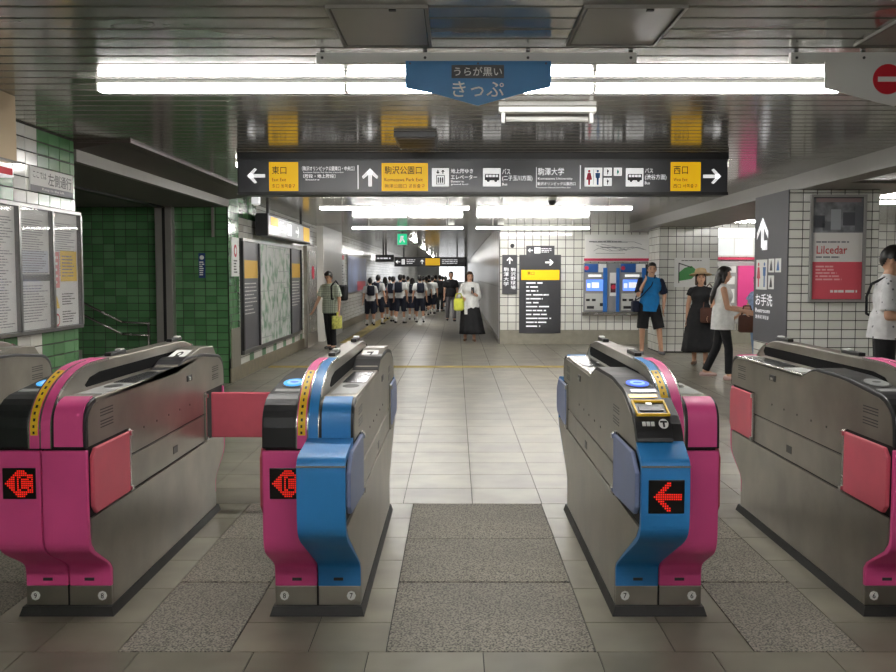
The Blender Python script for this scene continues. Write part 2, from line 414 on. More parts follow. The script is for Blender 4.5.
# left corridor wall
wc = struct('wall_corridor_left', -3.5, -3.13, 13.1, 78, 0, CEIL)
F = Frame(wc, '+x', (-3.13, 0, 0))
F.tiles(13.1, 13.72, .34, CEIL, .155, .1015, .008, lambda i, j, u, v: rl.choice(tile_g) if v < 2.05 else (rl.choice(tile_g) if (v < 2.3 and u < 13.3) else tile_lg), joined=True)
def cw(i, j, u, v):
    if v < .38 and u < 19.3: return [tile_w[0], tile_w[0], tile_lg][i % 3]
    if u < 15 and v > 2.3: return rl.choice(tile_g)
    return rl.choice(tile_w)
F.tiles(13.72, 45, .2, CEIL, .31, .1015, .008, cw, joined=True)
F.tiles(45, 78, .2, CEIL, .62, .203, .008, lambda *a: tile_w[0], joined=True)
box('plinth', -3.13, -3.115, 13.12, 78, 0, .2, M('plinth_stone', S(126,118,98), .5, noise=.2), wc)
box('door_plate', -3.13, -3.11, 13.16, 13.70, .2, .75, M('plate_grey', S(120,116,104), .5), wc)
box('smooth_pier', -3.13, -2.98, 21.4, 24.9, .0, CEIL, M('pier_white', S(228,226,220), .35), wc)
box('steel_jamb', -3.13, -3.05, 19.5, 20.9, 0, 2.1, steel, wc)
# right corridor wall
wr = struct('wall_corridor_right', .94, 1.2, 20.65, 78, 0, CEIL, mat=grout)
F = Frame(wr, '-x', (.94, 0, 0))
pm = M('panel_grey', S(188,188,190), .2)
k = 0
y = 20.68
while y < 77:
    for v0, v1 in ((.12, 1.25), (1.26, 2.58)): F.box('wall_panel', -(y+1.18), -y, v0, v1, 0, .012, pm)
    y += 1.2; k += 1
    if y > 40: break
F.box('wall_panel_run', -77.5, -y, .12, 2.58, 0, .012, pm)
F.box('plinth', -77.5, -20.68, 0, .11, 0, .016, beamg)
t = thing('far_glow_board', 'glowing white board added to brighten the far end of the corridor', 'light board', (0, 77.95, 0)); box('cabinet', -1.4, .7, -.1, .04, .9, 2.5, white, t)  # glowing board added to lighten the dark corridor end
for i in range(3): box('lit_panel', -1.36+i*.69, -.70+i*.69, -.12, -.1, .95, 2.45, M('end_glow', S(240,242,245), .4, emit=1.0), t)
we = struct('wall_end', -3.2, 1.2, 78, 78.3, 0, CEIL, mat=M('end_light', S(225,228,230), .5))
# back wall
wb = struct('wall_back', .94, 11, 20.65, 20.95, 0, CEIL)
F = Frame(wb, '-y', (0, 20.65, 0))
F.tiles(.95, 11, .30, CEIL, .178, .178, .012, rc(tile_w, 9), holes=[(2.76, 4.2, .72, 1.78)], joined=True)
box('plinth', .95, 11, 20.63, 20.65, 0, .30, M('plinth_tile', S(150,146,132), .4, noise=.1), wb)
# far pillar beside the ticket machines
wp = struct('wall_pillar_far', 3.92, 5.04, 18.35, 19.35, 0, 2.42)
Frame(wp, '-y', (0, 18.35, 0)).tiles(3.92, 5.04, .02, 2.42, .16, .148, .010, rc(tile_w, 12))
Frame(wp, '-x', (3.92, 0, 0)).tiles(-19.35, -18.35, .02, 2.42, .16, .148, .010, rc(tile_w, 13), joined=True)
Frame(wp, '+x', (5.04, 0, 0)).tiles(18.35, 19.35, .02, 2.42, .16, .148, .010, rc(tile_w, 13), joined=True)
# near pillar with restroom sign and poster
wn = struct('wall_pillar_near', 3.60, 4.575, 10.33, 11.45, 0, 2.42)
Frame(wn, '-y', (0, 10.33, 0)).tiles(3.60, 4.575, .02, 2.42, .1495, .0985, .009, rc(tile_w, 14), uo=3.60, holes=[(3.83, 4.41, 1.215, 2.35)])
Frame(wn, '-x', (3.60, 0, 0)).tiles(-11.45, -10.33, .02, .75, .15, .0985, .009, rc(tile_w, 15), joined=True)
Frame(wn, '+x', (4.575, 0, 0)).tiles(10.33, 11.45, .02, 2.42, .15, .0985, .009, rc(tile_w, 15), joined=True)
# enclosing walls out of view
struct('wall_right', 10.8, 11, -5.2, 20.95, 0, CEIL, mat=M('side_wall', S(190,188,180), .5))
struct('wall_behind', -3.5, 11, -5.4, -5.2, 0, CEIL, mat=M('rear_wall', S(120,118,112), .6))

# ---------------------------------------------------------------- ceiling lights
def light(x0, x1, y, lab, z=CEIL, on=True, n=None, along='x'):
    L = x1-x0; t = thing('fluorescent_light', lab, 'ceiling light', ((x0+x1)/2, y, z), 0 if along == 'x' else PI/2, 'fluorescent ceiling lights')
    box('housing', -L/2, L/2, -.05, .05, -.022, 0, white, t, .004)
    if z < CEIL-.02:
        for f in (-.35, .35): tube('stem', (f*L, 0, 0), (f*L, 0, CEIL-z), .012, white, t, 8)
    k = n or max(1, round(L/1.25)); seg = L/k
    for i in range(k):
        a = -L/2+i*seg+.016; b = a+seg-.032
        for dy in (-.024, .024):
            tube('tube', (a, dy, -.048), (b, dy, -.048), .0165, tube_m if on else tube_off, t, 10)
        for xx in (a-.012, b+.012): box('lamp_holder', xx-.005, xx+.005, -.04, .04, -.060, -.022, white, t)
    return t
light(-2.03, 2.19, 5.48, 'long twin-tube fluorescent light over the ticket gates, nearest in view')
light(-2.12, 2.62, 9.25, 'twin-tube fluorescent light mostly hidden behind the long direction sign')
light(-2.0, .2, 14.0, 'left one of the two lit fluorescent lights just behind the direction sign', 2.52)
light(.33, 2.58, 14.0, 'right one of the two lit fluorescent lights just behind the direction sign', 2.52)
light(-2.1, .15, 19.3, 'left one of the farther pair of lit lights before the corridor mouth', 2.49)
light(.40, 2.7, 19.3, 'right one of the farther pair of lit lights before the tiled back wall', 2.49)
for i, y in enumerate((29.0, 37, 45, 53, 61, 70)):
    light(-1.6, 1.6, y, ('nearest', 'second', 'third', 'fourth', 'fifth', 'farthest')[i]+' ceiling light of the row running lengthwise along the corridor', n=3, along='y').location.x = -1.29
light(4.9, 7.4, 14.0, 'lit fluorescent light in the hall to the right behind the near pillar')
light(6.3, 8.8, 9.25, 'lit fluorescent light at the far right edge beside the near pillar')
light(5.2, 8.2, 18.9, 'lit fluorescent light over the pink ticket machine at right')
light(-1.2, 1.3, 1.0, 'fluorescent light behind the viewpoint over the near hall floor')
light(-1.6, 1.8, -3.3, 'fluorescent light at the rear of the near hall')
# small unlit light
t = thing('unlit_light', 'small unlit fluorescent light on the ceiling below the blue plate', 'ceiling light', (.60, 6.34, CEIL))
box('housing', -.32, .32, -.04, .04, -.035, 0, white, t, .005)
tube('tube', (-.27, 0, -.075), (.27, 0, -.075), .0165, tube_off, t, 12)
for x in (-.29, .29): box('lamp_holder', x-.012, x+.012, -.02, .02, -.1, -.035, white, t)
# small ceiling things
t = thing('emergency_lamp', 'small white emergency lamp under ceiling left of the direction sign', 'lamp', (-2.76, 13.2, CEIL))
box('housing', -.05, .05, -.06, .06, -.13, 0, signwhite, t, .01); tube('lens', (0, 0, -.13), (0, 0, -.15), .035, whitep, t)
for X, Y, lab in ((1.36, 13.5, 'small dark dome camera hanging under the right fluorescent light'), (-.1, 20.2, 'small dome camera on ceiling above corridor mouth'), (.95, 20.2, 'small dome camera on ceiling by the corridor corner')):
    t = thing('dome_camera', lab, 'camera', (X, Y, CEIL), group='ceiling dome cameras')
    tube('mount', (0, 0, 0), (0, 0, -.05), .07, white, t, 14); bm = bmesh.new()
    bmesh.ops.create_uvsphere(bm, u_segments=14, v_segments=8, radius=.06, matrix=Matrix.Translation((0, 0, -.06))); obj('dome', bm, blackp, t, smooth=True)

# ---------------------------------------------------------------- main direction sign
def px2u(px, d, cx=456): return (px-cx)*d/950
D = 8.64; YS = D+.035
sg = thing('direction_sign', 'long charcoal hanging direction sign with yellow exit panels and white arrows', 'sign', (0, YS, 0))
F = Frame(sg, '-y', (0, 0, 0))
U = lambda px: (px-456)*D/950
V = lambda py: 1.5-(py-275)*D/950
F.box('cabinet', U(238), U(727), V(195), V(154), -.20, -.012, signgrey, .01)
F.box('face', U(240), U(725), V(192.5), V(160.5), -.012, .0, signface)
F.box('top_rail', U(238), U(727), V(160), V(153.5), -.21, .006, blackp)
F.box('bottom_rail', U(238), U(727), V(195.5), V(192.5), -.21, .004, blackp)
for x in (-1.7, 0, 2.0): F.box('hanger', x-.02, x+.02, V(153.5), CEIL-.001, -.12, -.08, greyp)
F.polys('arrow', arrow(U(257), V(176.5), U(266)-U(248), .030, PI, .42), 0, .002, signwhite)
F.polys('arrow', arrow(U(370.5), V(178), V(169)-V(187), .032, PI/2, .45), 0, .002, signwhite)
F.polys('arrow', arrow(U(711), V(177), U(720)-U(702), .030, 0, .42), 0, .002, signwhite)
for a, b, top, main, l2, l3 in ((270, 299, 163, '東口', 'East Exit', '东口 동쪽출구'), (382, 428, 164, '駒沢公園口', 'Komazawa Park Exit', '驹泽公园口 공원출구'), (669.5, 699.5, 163, '西口', 'West Exit', '西口 서쪽출구')):
    p = F.box('yellow_panel', U(a), U(b), V(191.5), V(top), 0, .003, signyel)
    w_ = b-a; mw = (14.5 if w_ < 35 else 37)
    F.text(main, U(a+2.8), U(a+2.8+mw), V(175), V(167), .004, blackt, p)
    F.text(l2, U(a+2.8), U(a+(17 if w_ < 35 else 41)), V(182), V(178.5), .004, M('brown_print', S(120,80,10), .5), p)
    F.text(l3, U(a+2.8), U(b-3), V(188.5), V(184.5), .004, MATS['brown_print'], p)
tw = M('sign_text_white', S(235,235,238), .4, emit=.35)
F.text('〔駒沢オリンピック公園東口・中央口〕', U(303), U(355), V(171.5), V(167), .002, tw)
F.text('Komazawa Olympic Park East Exit, Central Exit', U(304), U(344), V(174), V(172.4), .002, tw)
F.text('〔階段・地上階段〕', U(304), U(336), V(178.8), V(174.8), .002, tw)
F.text('Stairs', U(306), U(320), V(181), V(179.5), .002, tw)
F.box('divider', U(358), U(359), V(189.5), V(166), 0, .002, tw); F.box('divider', U(579.3), U(580.2), V(189.5), V(166), 0, .002, tw)
def pic(a, b, c, d): return F.box('pictogram', U(a), U(b), V(d), V(c), 0, .003, signwhite, .004)
dk = M('pictogram_black', S(30,30,34), .5)
p = pic(432, 449, 169, 187)
F.box('elevator_frame', U(436), U(445), V(185), V(176), .003, .0035, dk, parent=p); F.box('elevator_inside', U(436.8), U(444.2), V(184.3), V(176.8), .0035, .004, signwhite, parent=p)
for x in (438.3, 440.5, 442.7): F.box('figure', U(x-.7), U(x+.7), V(183.5), V(178), .004, .0045, dk, parent=p)
F.polys('elevator_arrow', arrow(U(438), V(172.5), .04, .01, -PI/2, .4)+arrow(U(443), V(172.5), .04, .01, PI/2, .4), .003, .0035, dk, p)
F.text('地上階ゆき', U(451), U(473), V(174), V(169.5), .002, tw); F.text('エレベーター', U(451), U(477), V(180), V(175.5), .002, tw)
F.text('Elevator to', U(451), U(464), V(183), V(181), .002, tw); F.text('ground level', U(451), U(468), V(186), V(184), .002, tw)
def bus(a, b):
    p = pic(a, b, 169, 187); w_ = b-a
    F.poly('bus_body', [(U(a+.1*w_), V(181)), (U(b-.08*w_), V(181)), (U(b-.08*w_), V(174.5)), (U(a+.13*w_), V(174.5)), (U(a+.1*w_), V(176))], .003, .0035, dk, p)
    for i in range(4): F.box('bus_window', U(a+(.17+i*.18)*w_), U(a+(.31+i*.18)*w_), V(177.8), V(175.4), .0035, .004, signwhite, parent=p)
    for q in (.3, .72): F.disc('bus_wheel', U(a+q*w_), V(181.2), .014, .003, .0045, dk, 12, p)
bus(482.8, 500.5); F.text('バス', U(502), U(510), V(175), V(169.5), .002, tw); F.text('(二子玉川方面)', U(502), U(532), V(182), V(176), .002, tw); F.text('Bus', U(502), U(507), V(186), V(183.5), .002, tw)
F.box('divider', U(535.8), U(536.3), V(188), V(168), 0, .002, tw)
F.text('駒澤大学', U(537.5), U(563.5), V(176), V(168.5), .002, tw); F.text('Komazawa University', U(537.5), U(572), V(181), V(178), .002, tw)
F.text('駒沢オリンピック公園西口', U(537), U(575), V(186), V(182.6), .002, tw); F.text('Komazawa Olympic Park West Exit', U(537), U(570), V(189), V(187.4), .002, tw)
def figure(cu, top, bot, mat, parent, skirt, wd):
    h = top-bot
    F.disc('figure_head', cu, top-h*.09, h*.085, .003, .0036, mat, 12, parent)
    pts = [(-.5, .80), (.5, .80), (.42, .45), (.22, .45), (.2, 0), (-.2, 0), (-.22, .45), (-.42, .45)] if not skirt else [(-.3, .80), (.3, .80), (.6, .34), (.22, .34), (.2, 0), (-.2, 0), (-.22, .34), (-.6, .34)]
    F.poly('figure', [(cu+a*wd, bot+b*h) for a, b in pts], .003, .0036, mat, parent)
rd = M('pictogram_red', S(205,40,70), .5); bl = M('pictogram_blue', S(40,100,165), .5); gn = M('pictogram_green', S(40,150,125), .5)
p = pic(584, 601.5, 168.5, 187); figure(U(588.5), V(170.5), V(185.5), rd, p, True, .045); figure(U(597), V(170.5), V(185.5), bl, p, False, .045)
F.box('bar', U(592.6), U(593), V(185.5), V(170), .003, .0035, dk, parent=p)
for a, b, c, d, m in ((603, 611, 168.5, 176.5, dk), (603, 611, 178.5, 186.5, dk), (613, 621, 168.5, 176.5, gn)):
    p = pic(a, b, c, d); figure(U((a+b)/2), V(c+1.3), V(d-1.2), m, p, m is gn, .02)
bus(625, 642.5); F.text('バス', U(644), U(652), V(173.5), V(169), .002, tw); F.text('(渋谷方面)', U(644), U(665.5), V(181), V(175), .002, tw); F.text('Bus', U(644), U(649), V(185), V(182), .002, tw)

# ---------------------------------------------------------------- hanging gate plates
D2 = 4.64; Y2 = D2+.07
U2 = lambda px: (px-456)*D2/950
V2 = lambda py: 1.5-(py-275)*D2/950
def rail(px0, px1, parent, F):
    F.box('rail', U2(px0), U2(px1), V2(63), V2(52.5), -.045, -.012, white, .004)
    n = 4
    for i in range(n):
        x = U2(px0+6+(px1-px0-12)*i/(n-1))
        F.disc('screw', x, V2(58), .007, -.012, -.009, greyp, 10)
        F.box('clip', x-.01, x+.01, V2(53), CEIL-.001, -.035, -.02, greyp)
t = thing('gate_plate', 'blue pointed plate reading うらが黒い きっぷ hanging from a white rail', 'sign', (0, Y2, 0)); F = Frame(t)
rail(316, 637, t, F)
bp = M('plate_blue', S(38,128,190), .35, noise=.05, nscale=6)
F.poly('plate', [(U2(405.5), V2(88)), (U2(436), V2(94)), (U2(478), V2(105.5)), (U2(520), V2(94)), (U2(551), V2(87)), (U2(551), V2(61.5)), (U2(405.5), V2(61.5))], -.012, -.004, bp)
F.box('black_label', U2(451.5), U2(504), V2(78.5), V2(65.5), -.004, -.002, blackp)
F.text('うらが黒い', U2(454), U2(502), V2(76.5), V2(67.5), -.0012, whitep); F.text('きっぷ', U2(452.5), U2(504), V2(97), V2(81.5), -.0032, whitep)
for px in (410, 478, 546): F.disc('screw', U2(px), V2(64), .005, -.004, -.002, greyp, 8)
t = thing('gate_plate', 'white pointed plate with red no entry symbol at right edge', 'sign', (0, Y2, 0)); F = Frame(t)
rail(791, 1005, t, F)
F.poly('plate', [(U2(825), V2(88)), (U2(855), V2(96)), (U2(895), V2(106)), (U2(935), V2(96)), (U2(965), V2(88)), (U2(965), V2(61.5)), (U2(825), V2(61.5))], -.012, -.004, white)
F.disc('no_entry_disc', U2(888), V2(79.5), U2(471)-U2(456), -.004, -.002, M('no_entry_red', S(205,35,50), .4), 28)
F.box('no_entry_bar', U2(878), U2(898), V2(82), V2(77), -.002, -.001, whitep)

# ---------------------------------------------------------------- left wall fittings
t = thing('poster_case', 'framed glass notice case with white timetable sheets on left wall', 'notice case', (-3.13, 0, 0)); F = Frame(t, '+x')
alu = M('aluminium_frame', S(120,120,118), .3, .8)
ys = [5.62, 6.18, 6.74, 7.30, 7.84]; zb, zt = 1.07, 2.01
F.box('back_panel', ys[0], ys[-1], zb, zt, .0, .02, greyp)
for v in (zb, zt-.025): F.box('frame_rail', ys[0], ys[-1], v, v+.025, .02, .055, alu)
for y in ys: F.box('frame_mullion', y-.016, y+.016, zb+.025, zt-.025, .02, .055, alu)
paper = M('poster_paper', S(222,222,220), .5); pgrey = M('poster_grey_print', S(120,122,126), .6)
gls = M('glass_pane', (1, 1, 1), .03, alpha=.10, spec=.8)
for i in range(4):
    a, b = ys[i]+.025, ys[i+1]-.025; p = F.box('poster', a, b, zb+.03, zt-.03, .02, .024, paper)
    F.lines('print', a+.03, b-.03, zb+.42 if i > 1 else zb+.06, zt-.10, 24 if i > 1 else 40, .0245, pgrey, i+7, .35, p)
    if i == 2:
        F.box('bar', a, b, 1.455, 1.505, .0245, .025, greyp, parent=p); F.lines('print', a+.03, b-.03, zb+.08, 1.43, 14, .0245, pgrey, 30, .35, p)
        F.box('tint', a+.02, b-.02, 1.52, 1.68, .0242, .0246, M('pale_blue_print', S(205,210,222), .6), parent=p)
    if i == 3:
        F.box('pink_block', a+.01, a+.13, 1.40, 1.68, .0245, .0252, M('pink_print', S(225,140,140), .6), parent=p); F.lines('print', a+.03, a+.11, 1.42, 1.66, 5, .0253, whitep, 4, .4, p)
        F.box('yellow_block', a+.15, b-.02, 1.45, 1.69, .0245, .0252, M('yellow_print', S(235,195,50), .6), parent=p); F.lines('print', a+.18, b-.06, 1.48, 1.66, 7, .0253, pgrey, 5, .4, p)
        F.poly('warning_triangle', [(a+.02, 1.24), (a+.12, 1.24), (a+.07, 1.34)], .0245, .0252, MATS['yellow_print'], p)
        F.disc('prohibition_ring', a+.07, 1.15, .05, .0245, .0252, rd, 18, p); F.disc('ring_inside', a+.07, 1.15, .036, .0252, .0256, paper, 18, p)
        for v in (1.26, 1.12): F.lines('print', a+.17, b-.05, v, v+.1, 5, .0245, dk, int(v*50), .4, p)
    F.box('glass', a-.008, b+.008, zb+.026, zt-.026, .040, .044, gls)
t = thing('wall_plate', 'white plate reading ここでは 左側通行 on the tiles above notice case', 'sign', (-3.13, 0, 0)); F = Frame(t, '+x')
F.box('plate', 7.01, 7.78, 2.12, 2.30, .006, .016, whitep); F.box('grey_band', 7.01, 7.78, 2.12, 2.165, .016, .018, M('band_grey', S(130,130,135), .5))
F.text('ここでは', 7.05, 7.28, 2.22, 2.27, .018, M('grey_print', S(110,110,110), .5)); F.text('左側通行', 7.31, 7.75, 2.18, 2.275, .018, MATS['grey_print']); F.text('Keep to the left', 7.2, 7.6, 2.13, 2.155, .019, whitep)
t = thing('ceiling_box', 'beige square box hanging from the ceiling at the left edge', 'box', (-3.13, 0, 0))
box('body', .0, .42, 5.2, 5.93, 2.19, 2.6, beige, t, .01); box('edge_cap', .40, .425, 5.2, 5.94, 2.19, 2.2, alu, t)
t = thing('lit_sign', 'small lit white and red sign below the beige ceiling box', 'sign', (-3.13, 0, 0))
box('body', .0, .40, 5.5, 5.92, 2.10, 2.18, signwhite, t, .008); box('red_print', .05, .41, 5.48, 5.88, 2.11, 2.15, M('red_print', S(190,50,60), .5), t)

# ---------------------------------------------------------------- corridor left fittings
t = thing('area_map', 'large framed neighbourhood map board on the corridor left wall', 'map board', (-3.13, 0, 0)); F = Frame(t, '+x')
F.box('back_panel', 13.75, 19.0, .34, 2.03, .0, .03, greyp)
F.box('frame', 13.75, 19.0, 1.99, 2.03, .03, .06, alu); F.box('frame', 13.75, 19.0, .34, .40, .03, .06, alu)
for y in (13.75, 14.9, 17.75, 18.93): F.box('frame_post', y, y+.07, .40, 1.99, .03, .06, blackp)
inkm = M('map_print', S(214,218,212), .5)
nt = inkm.node_tree; tc = nt.nodes.new('ShaderNodeTexCoord'); vo = nt.nodes.new('ShaderNodeTexNoise'); vo.inputs['Scale'].default_value = 5; vo.inputs['Detail'].default_value = 6
cr = nt.nodes.new('ShaderNodeValToRGB'); cr.color_ramp.elements[0].color = S(120,160,130)+(1,); cr.color_ramp.elements[0].position = .36; cr.color_ramp.elements[1].color = S(214,218,214)+(1,); cr.color_ramp.elements[1].position = .52
nt.links.new(tc.outputs['Object'], vo.inputs[0]); nt.links.new(vo.outputs[0], cr.inputs[0]); nt.links.new(cr.outputs[0], nt.nodes['Principled BSDF'].inputs['Base Color'])
p = F.box('map_sheet', 14.97, 17.75, .40, 1.99, .03, .036, inkm)
rm = random.Random(2); pl = []
for i in range(26):
    a = rm.uniform(15.0, 17.7); b = rm.uniform(.45, 1.95); l = rm.uniform(.2, .9); h = rm.random() < .5
    x0, x1, y0, y1 = (max(15, a-l), min(17.7, a+l), b, b+.012) if h else (a, a+.02, max(.45, b-l*.6), min(1.95, b+l*.6))
    pl.append([(x0,y0), (x1,y0), (x1,y1), (x0,y1)])
F.polys('map_roads', pl, .036, .0368, M('road_print', S(170,176,176), .6), p)
for a, b in ((13.83, 14.9), (17.83, 18.93)):
    p = F.box('index_panel', a, b, .40, 1.99, .03, .036, M('index_grey', S(96,96,102), .3))
    F.box('yellow_header', a+.05, b-.05, 1.45, 1.72, .036, .038, M('header_yellow', S(225,180,60), .5), parent=p)
    F.lines('print', a+.08, b-.1, .9, 1.40, 9, .036, whitep, 8, .3, p)
t = thing('vertical_notice', 'narrow white vertical notice with red mark beside the green corner', 'notice', (-3.13, 0, 0)); F = Frame(t, '+x')
F.box('plate', 13.22, 13.66, 1.48, 2.03, .0065, .02, whitep); F.disc('red_mark', 13.44, 1.84, .09, .02, .022, rd, 14); F.disc('inner_mark', 13.44, 1.84, .05, .022, .023, whitep, 12); F.lines('print', 13.33, 13.56, 1.52, 1.72, 5, .02, dk, 3, .5)
t = thing('side_sign', 'charcoal lit sign box hanging lengthwise beside the map board', 'sign', (0, 0, 0)); F = Frame(t, '+x', (-2.86, 0, 0))
F.box('cabinet', 14.55, 18.75, 2.10, 2.44, -.2, -.004, blackp, .01); F.box('face', 14.6, 18.7, 2.13, 2.41, -.004, 0, M('sign_face_grey', S(140,140,144), .3, emit=.25))
for y in (15, 18.2): F.box('hanger', y, y+.05, 2.44, CEIL-.001, -.12, -.08, greyp)
F.box('yellow_panel', 14.75, 15.35, 2.27, 2.40, 0, .003, signyel); F.box('yellow_panel', 17.9, 18.6, 2.14, 2.40, 0, .003, signyel)
F.polys('arrow', arrow(17.2, 2.27, .35, .05, 0, .3), 0, .003, signwhite); F.lines('print', 15.5, 16.0, 2.18, 2.38, 4, 0, tw, 2, .45); F.box('pictogram', 16.2, 16.6, 2.17, 2.37, 0, .003, signwhite)
t = thing('exit_sign', 'small green lit emergency exit sign hanging in the corridor', 'sign', (-1.38, 24.5, 0)); F = Frame(t)
F.box('cabinet', -.13, .13, 2.27, 2.56, -.08, -.002, white, .006); F.box('green_face', -.12, .12, 2.28, 2.55, -.002, .002, M('exit_green', S(30,170,120), .4, emit=.9)); figure_h = F.poly('running_figure', [(-.05,2.32), (.0,2.40), (.05,2.33), (.07,2.35), (.02,2.44), (.04,2.5), (-.04,2.5), (-.05,2.42), (-.08,2.34)], .002, .004, signwhite); F.box('hanger', -.02, .02, 2.56, CEIL-.001, -.05, -.03, greyp)
def far_sign(x0, x1, y, z0, z1, lab, yel):
    t = thing('direction_sign', lab, 'sign', (0, y, 0)); F = Frame(t)
    F.box('cabinet', x0, x1, z0, z1, -.2, -.01, blackp); F.box('face', x0+.04, x1-.04, z0+.05, z1-.05, -.01, 0, M('far_sign_face', S(52,52,56), .35))
    for x in (x0+.4, x1-.4): F.box('hanger', x-.03, x+.03, z1, CEIL-.001, -.12, -.08, greyp)
    w_ = x1-x0; h = z1-z0
    if yel:
        F.box('yellow_panel', x0+w_*.43, x0+w_*.63, z0+.05, z1-.05, 0, .004, signyel); F.polys('arrow', arrow(x0+w_*.05, (z0+z1)/2, h*.5, h*.09, PI, .4)+arrow(x0+w_*.385, (z0+z1)/2, h*.5, h*.09, PI/2, .4), 0, .004, signwhite)
        F.box('pictogram', x0+w_*.10, x0+w_*.145, z0+h*.22, z1-h*.22, 0, .004, signwhite); F.lines('print', x0+w_*.17, x0+w_*.3, z0+h*.25, z1-h*.2, 3, 0, tw, 4, .4); F.lines('print', x0+w_*.66, x0+w_*.97, z0+h*.25, z1-h*.2, 3, 0, tw, 6, .4)
    else: F.lines('print', x0+w_*.1, x1-w_*.1, z0+h*.3, z1-h*.3, 1, 0, tw, 4, .5)
far_sign(-2.62, .45, 40.5, 1.86, 2.26, 'far charcoal hanging direction sign with yellow panel deep in the corridor', True)
far_sign(-3.05, -2.35, 36, 2.0, 2.26, 'short dark hanging sign near the corridor left wall', False)
# corridor posters and call box
t = thing('wall_poster', 'tall glossy blue and red poster on the corridor left wall', 'poster', (-3.13, 0, 0)); F = Frame(t, '+x')
F.box('frame', 27.2, 33.0, .95, 2.1, .006, .03, alu); p = F.box('sheet', 27.3, 32.9, 1.0, 2.05, .03, .036, M('poster_blue', S(110,124,160), .3, noise=.35, nscale=1.5)); F.box('red_block', 29.8, 32.5, 1.02, 1.3, .036, .038, M('poster_red', S(190,60,70), .4), parent=p)
t = thing('wall_poster', 'narrow white notice with red text left of the smooth pier', 'notice', (-3.13, 0, 0)); F = Frame(t, '+x')
F.box('sheet', 20.95, 21.35, 1.0, 2.15, .006, .02, whitep); F.lines('print', 21.0, 21.3, 1.3, 1.9, 8, .02, rd, 3, .4); F.disc('symbol', 21.15, 2.02, .1, .02, .022, dk, 14); F.box('yellow_block', 20.98, 21.32, 1.02, 1.16, .02, .023, signyel)
t = thing('call_box', 'steel panel with red emergency mark on corridor left wall', 'panel', (-3.045, 0, 0)); F = Frame(t, '+x')
F.box('plate', 19.7, 20.7, .3, 2.0, .0, .012, steel2); F.disc('red_mark', 20.2, 1.55, .14, .012, .02, rd, 16)
t = thing('wall_poster', 'white notice with red heading right of the smooth pier', 'notice', (-3.13, 0, 0)); F = Frame(t, '+x')
F.box('sheet', 25.3, 26.6, .9, 2.1, .006, .02, whitep); F.lines('print', 25.4, 26.5, 1.0, 1.8, 10, .02, pgrey, 9, .35); F.box('red_heading', 25.4, 26.5, 1.92, 2.04, .02, .022, rd)

# ---------------------------------------------------------------- back wall signs and ticket machines
DB = 20.65; UB = lambda px: (px-456)*DB/950
VB = lambda py: 1.5-(py-275)*DB/950
t = thing('guide_board', 'tall charcoal exit guide board with yellow band on white tiles', 'sign', (0, 20.625, 0)); F = Frame(t)
F.box('board', UB(519), UB(560.5), VB(333), VB(255), .0, .01, signgrey); F.box('yellow_band', UB(521), UB(559), VB(280), VB(270), .01, .014, signyel)
F.text('東口', UB(527), UB(534), VB(275), VB(271.5), .015, blackt); F.lines('print', UB(526), UB(552), VB(328), VB(281), 12, .01, tw, 5, .35, ragged=.6)
F.polys('arrow', arrow(UB(549), VB(262.5), .18, .035, 0, .4), .01, .013, signwhite)
t = thing('guide_plate', 'small charcoal plate with white turning arrow above the guide board', 'sign', (0, 20.63, 0)); F = Frame(t)
F.box('board', UB(526), UB(554), VB(255), VB(246), -.012, .008, signgrey); F.polys('arrow', arrow(UB(530), VB(250.5), .11, .022, PI, .4), .008, .011, signwhite); F.box('pictogram', UB(534), UB(540), VB(253.5), VB(247.5), .008, .011, signwhite); F.lines('print', UB(541), UB(552), VB(253), VB(248), 3, .008, tw, 4, .4)
t = thing('guide_plate', 'narrow charcoal plate with up arrow and two vertical text columns', 'sign', (0, 20.63, 0)); F = Frame(t)
F.box('board', UB(502), UB(517), VB(294), VB(255), -.012, .008, signgrey); F.polys('arrow', arrow(UB(509.5), VB(260.5), .15, .03, PI/2, .45), .008, .011, signwhite)
for i, c in enumerate('駒沢野球場'): F.text(c, UB(510.5), UB(515.5), VB(271.5+i*4.4), VB(267.8+i*4.4), .009, tw)
for i, c in enumerate('駒澤大学'): F.text(c, UB(503.5), UB(508.5), VB(271.5+i*4.8), VB(267.4+i*4.8), .009, tw)
t = thing('round_camera', 'small round black camera on white tiles above the narrow plate', 'camera', (UB(512), 20.62, VB(246))); Frame(t).disc('body', 0, 0, .045, -.02, .04, blackp, 16); Frame(t).disc('lens', 0, 0, .022, .04, .05, ledbg, 12)
t = thing('fare_board', 'wide white fare map board above the ticket machines', 'fare board', (0, 20.62, 0)); F = Frame(t)
F.box('cabinet', UB(584), UB(651), VB(262), VB(235), 0, .05, white); p = F.box('map_sheet', UB(585), UB(650), VB(257.5), VB(239.5), .05, .054, M('fare_white', S(226,226,224), .4)); F.box('red_strip', UB(583), UB(651), VB(261), VB(258.5), .05, .07, M('fare_red', S(190,50,85), .4))
bm = bmesh.new(); rf = random.Random(8)
for i in range(9):
    u = UB(590+rf.random()*20); v = VB(242+rf.random()*12); pts = [(u, v)]
    for k in range(4): u += rf.uniform(.08, .3); v += rf.choice([0, 0, .06, -.06]); pts.append((min(u, UB(648)), min(max(v, VB(256)), VB(241))))
    for a, b in zip(pts, pts[1:]): btube(bm, F.pt(a[0], a[1], .055), F.pt(b[0], b[1], .055), .004, seg=4)
obj('route_lines', bm, pgrey, t); F.lines('print', UB(588), UB(640), VB(243), VB(241), 1, .054, pgrey, 2, .6)
